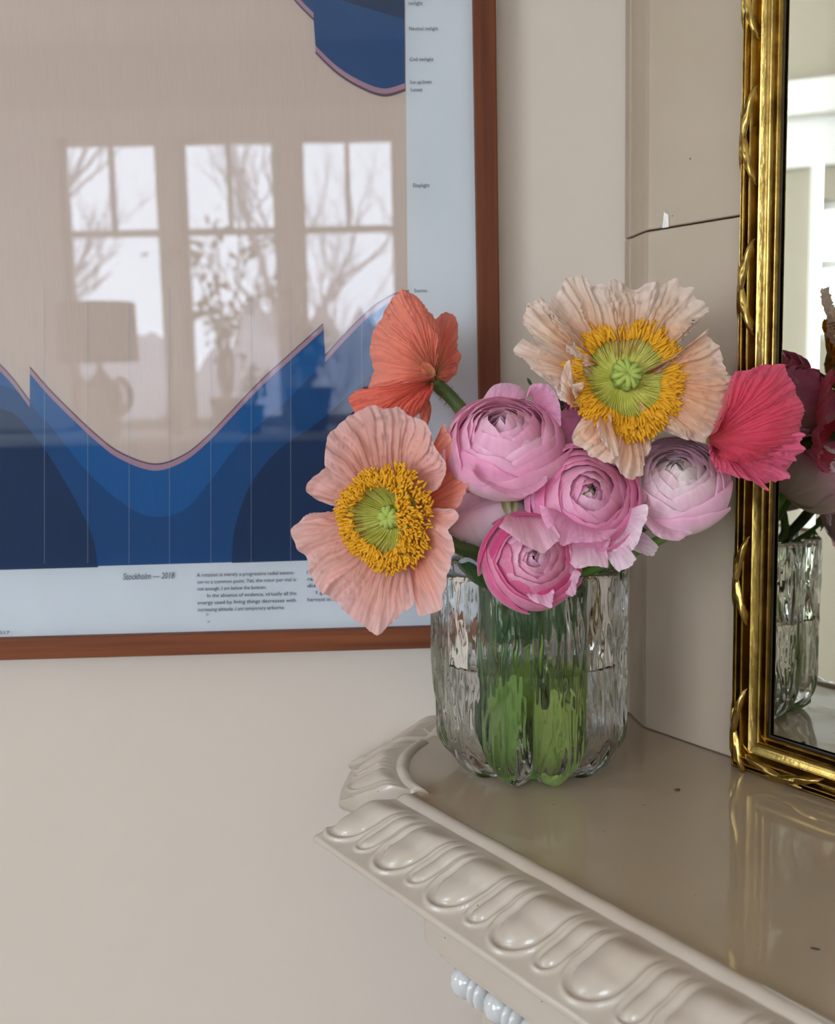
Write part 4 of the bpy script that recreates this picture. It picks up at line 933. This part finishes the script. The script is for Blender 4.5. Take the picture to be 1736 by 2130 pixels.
leaf(re_, [(1000, 1560), (1012, 1566)], .508, [(992, 1540), (986, 1480), (994, 1420), (1008, 1390), (1018, 1440), (1018, 1510), (1012, 1560)], .505, LD, 306)
leaf(ra, [(1020, 1330), (1036, 1334)], .500, [(1010, 1320), (1004, 1270), (1012, 1230), (1040, 1225), (1060, 1250), (1064, 1300), (1048, 1336)], .496, LD, 307)
leaf(rd, [(1080, 1330), (1096, 1334)], .498, [(1068, 1320), (1066, 1270), (1080, 1240), (1110, 1236), (1120, 1270), (1112, 1320)], .494, LD, 308)
leaf(rb_, [(1140, 1330), (1156, 1326)], .500, [(1126, 1320), (1122, 1270), (1140, 1236), (1168, 1240), (1180, 1280), (1170, 1326)], .497, LD, 309)
leaf(rc, [(1130, 1326), (1140, 1326)], .520, [(1110, 1310), (1100, 1240), (1140, 1200), (1190, 1220), (1190, 1300), (1160, 1330)], .518, LD, 310)
leaf(re_, [(1040, 1330), (1050, 1326)], .524, [(1020, 1310), (1000, 1240), (1040, 1200), (1090, 1220), (1090, 1300), (1060, 1330)], .522, LD, 311)
leaf(rf_, [(1150, 845), (1160, 850)], .505, [(1146, 850), (1150, 830), (1158, 828), (1172, 840), (1168, 856)], .502, LD, 312)
leaf(rf_, [(1102, 800), (1104, 806)], .512, [(1112, 810), (1100, 800), (1095, 788), (1098, 787), (1106, 796)], .510, LD, 313)
for k in range(7):
    an = k * .9; par = (ra, rb_, rc, rd, re_, rf_, rg_)[k]; cx_, cy_ = .017 * math.cos(an), .014 * math.sin(an) + .004
    B = inv(cx_, cy_, .012); T = inv(cx_ * 1.1 + .004 * math.sin(k * 3), cy_ * 1.1, .056 + .012 * (k % 3))
    def lf(u, v, B=B, T=T, an=an, k=k):
        w_ = .0085 * math.sin(math.pi * (v * .88 + .06)) * (1 + .15 * math.sin(v * 22)); x = (u - .5) * 2
        sdv = V((-math.sin(an + .6), math.cos(an + .6), 0)); return B.lerp(T, v) + sdv * (x * w_) + V((math.cos(an), math.sin(an), 0)) * (.003 * x * x + .003 * math.sin(v * 3 + k))
    mesh('leaf', *grid(12, 22, lf), (M_leaf, M_leafd, M_leaf)[k % 3], par)
# specks lying on the shelf
def crumb(px, py, a, b, d, rot, m, label):
    c = onz(px, py, ZM) + V((0, 0, d * .9)); R_ = Matrix.Rotation(rot, 3, 'Z')
    def f(u, v):
        th = math.pi * v; ph = 2 * math.pi * u
        return c + R_ @ V((a * math.cos(th), b * math.sin(th) * math.cos(ph), d * math.sin(th) * math.sin(ph))) * (1 + .15 * ns(u * 4, v * 4))
    tag(mesh('crumb', *grid(12, 8, f, True), m, org=c), label, 'crumb')
crumb(1408, 1645, .0014, .0011, .0005, .2, mat('brown_crumb', lin(70, 58, 46), .8), 'flat brown crumb on the shelf between vase and mirror')
crumb(1695, 1975, .0016, .0003, .0003, -.5, mat('black_crumb', lin(16, 12, 10), .8), 'thin black speck on the shelf near its lower right corner')
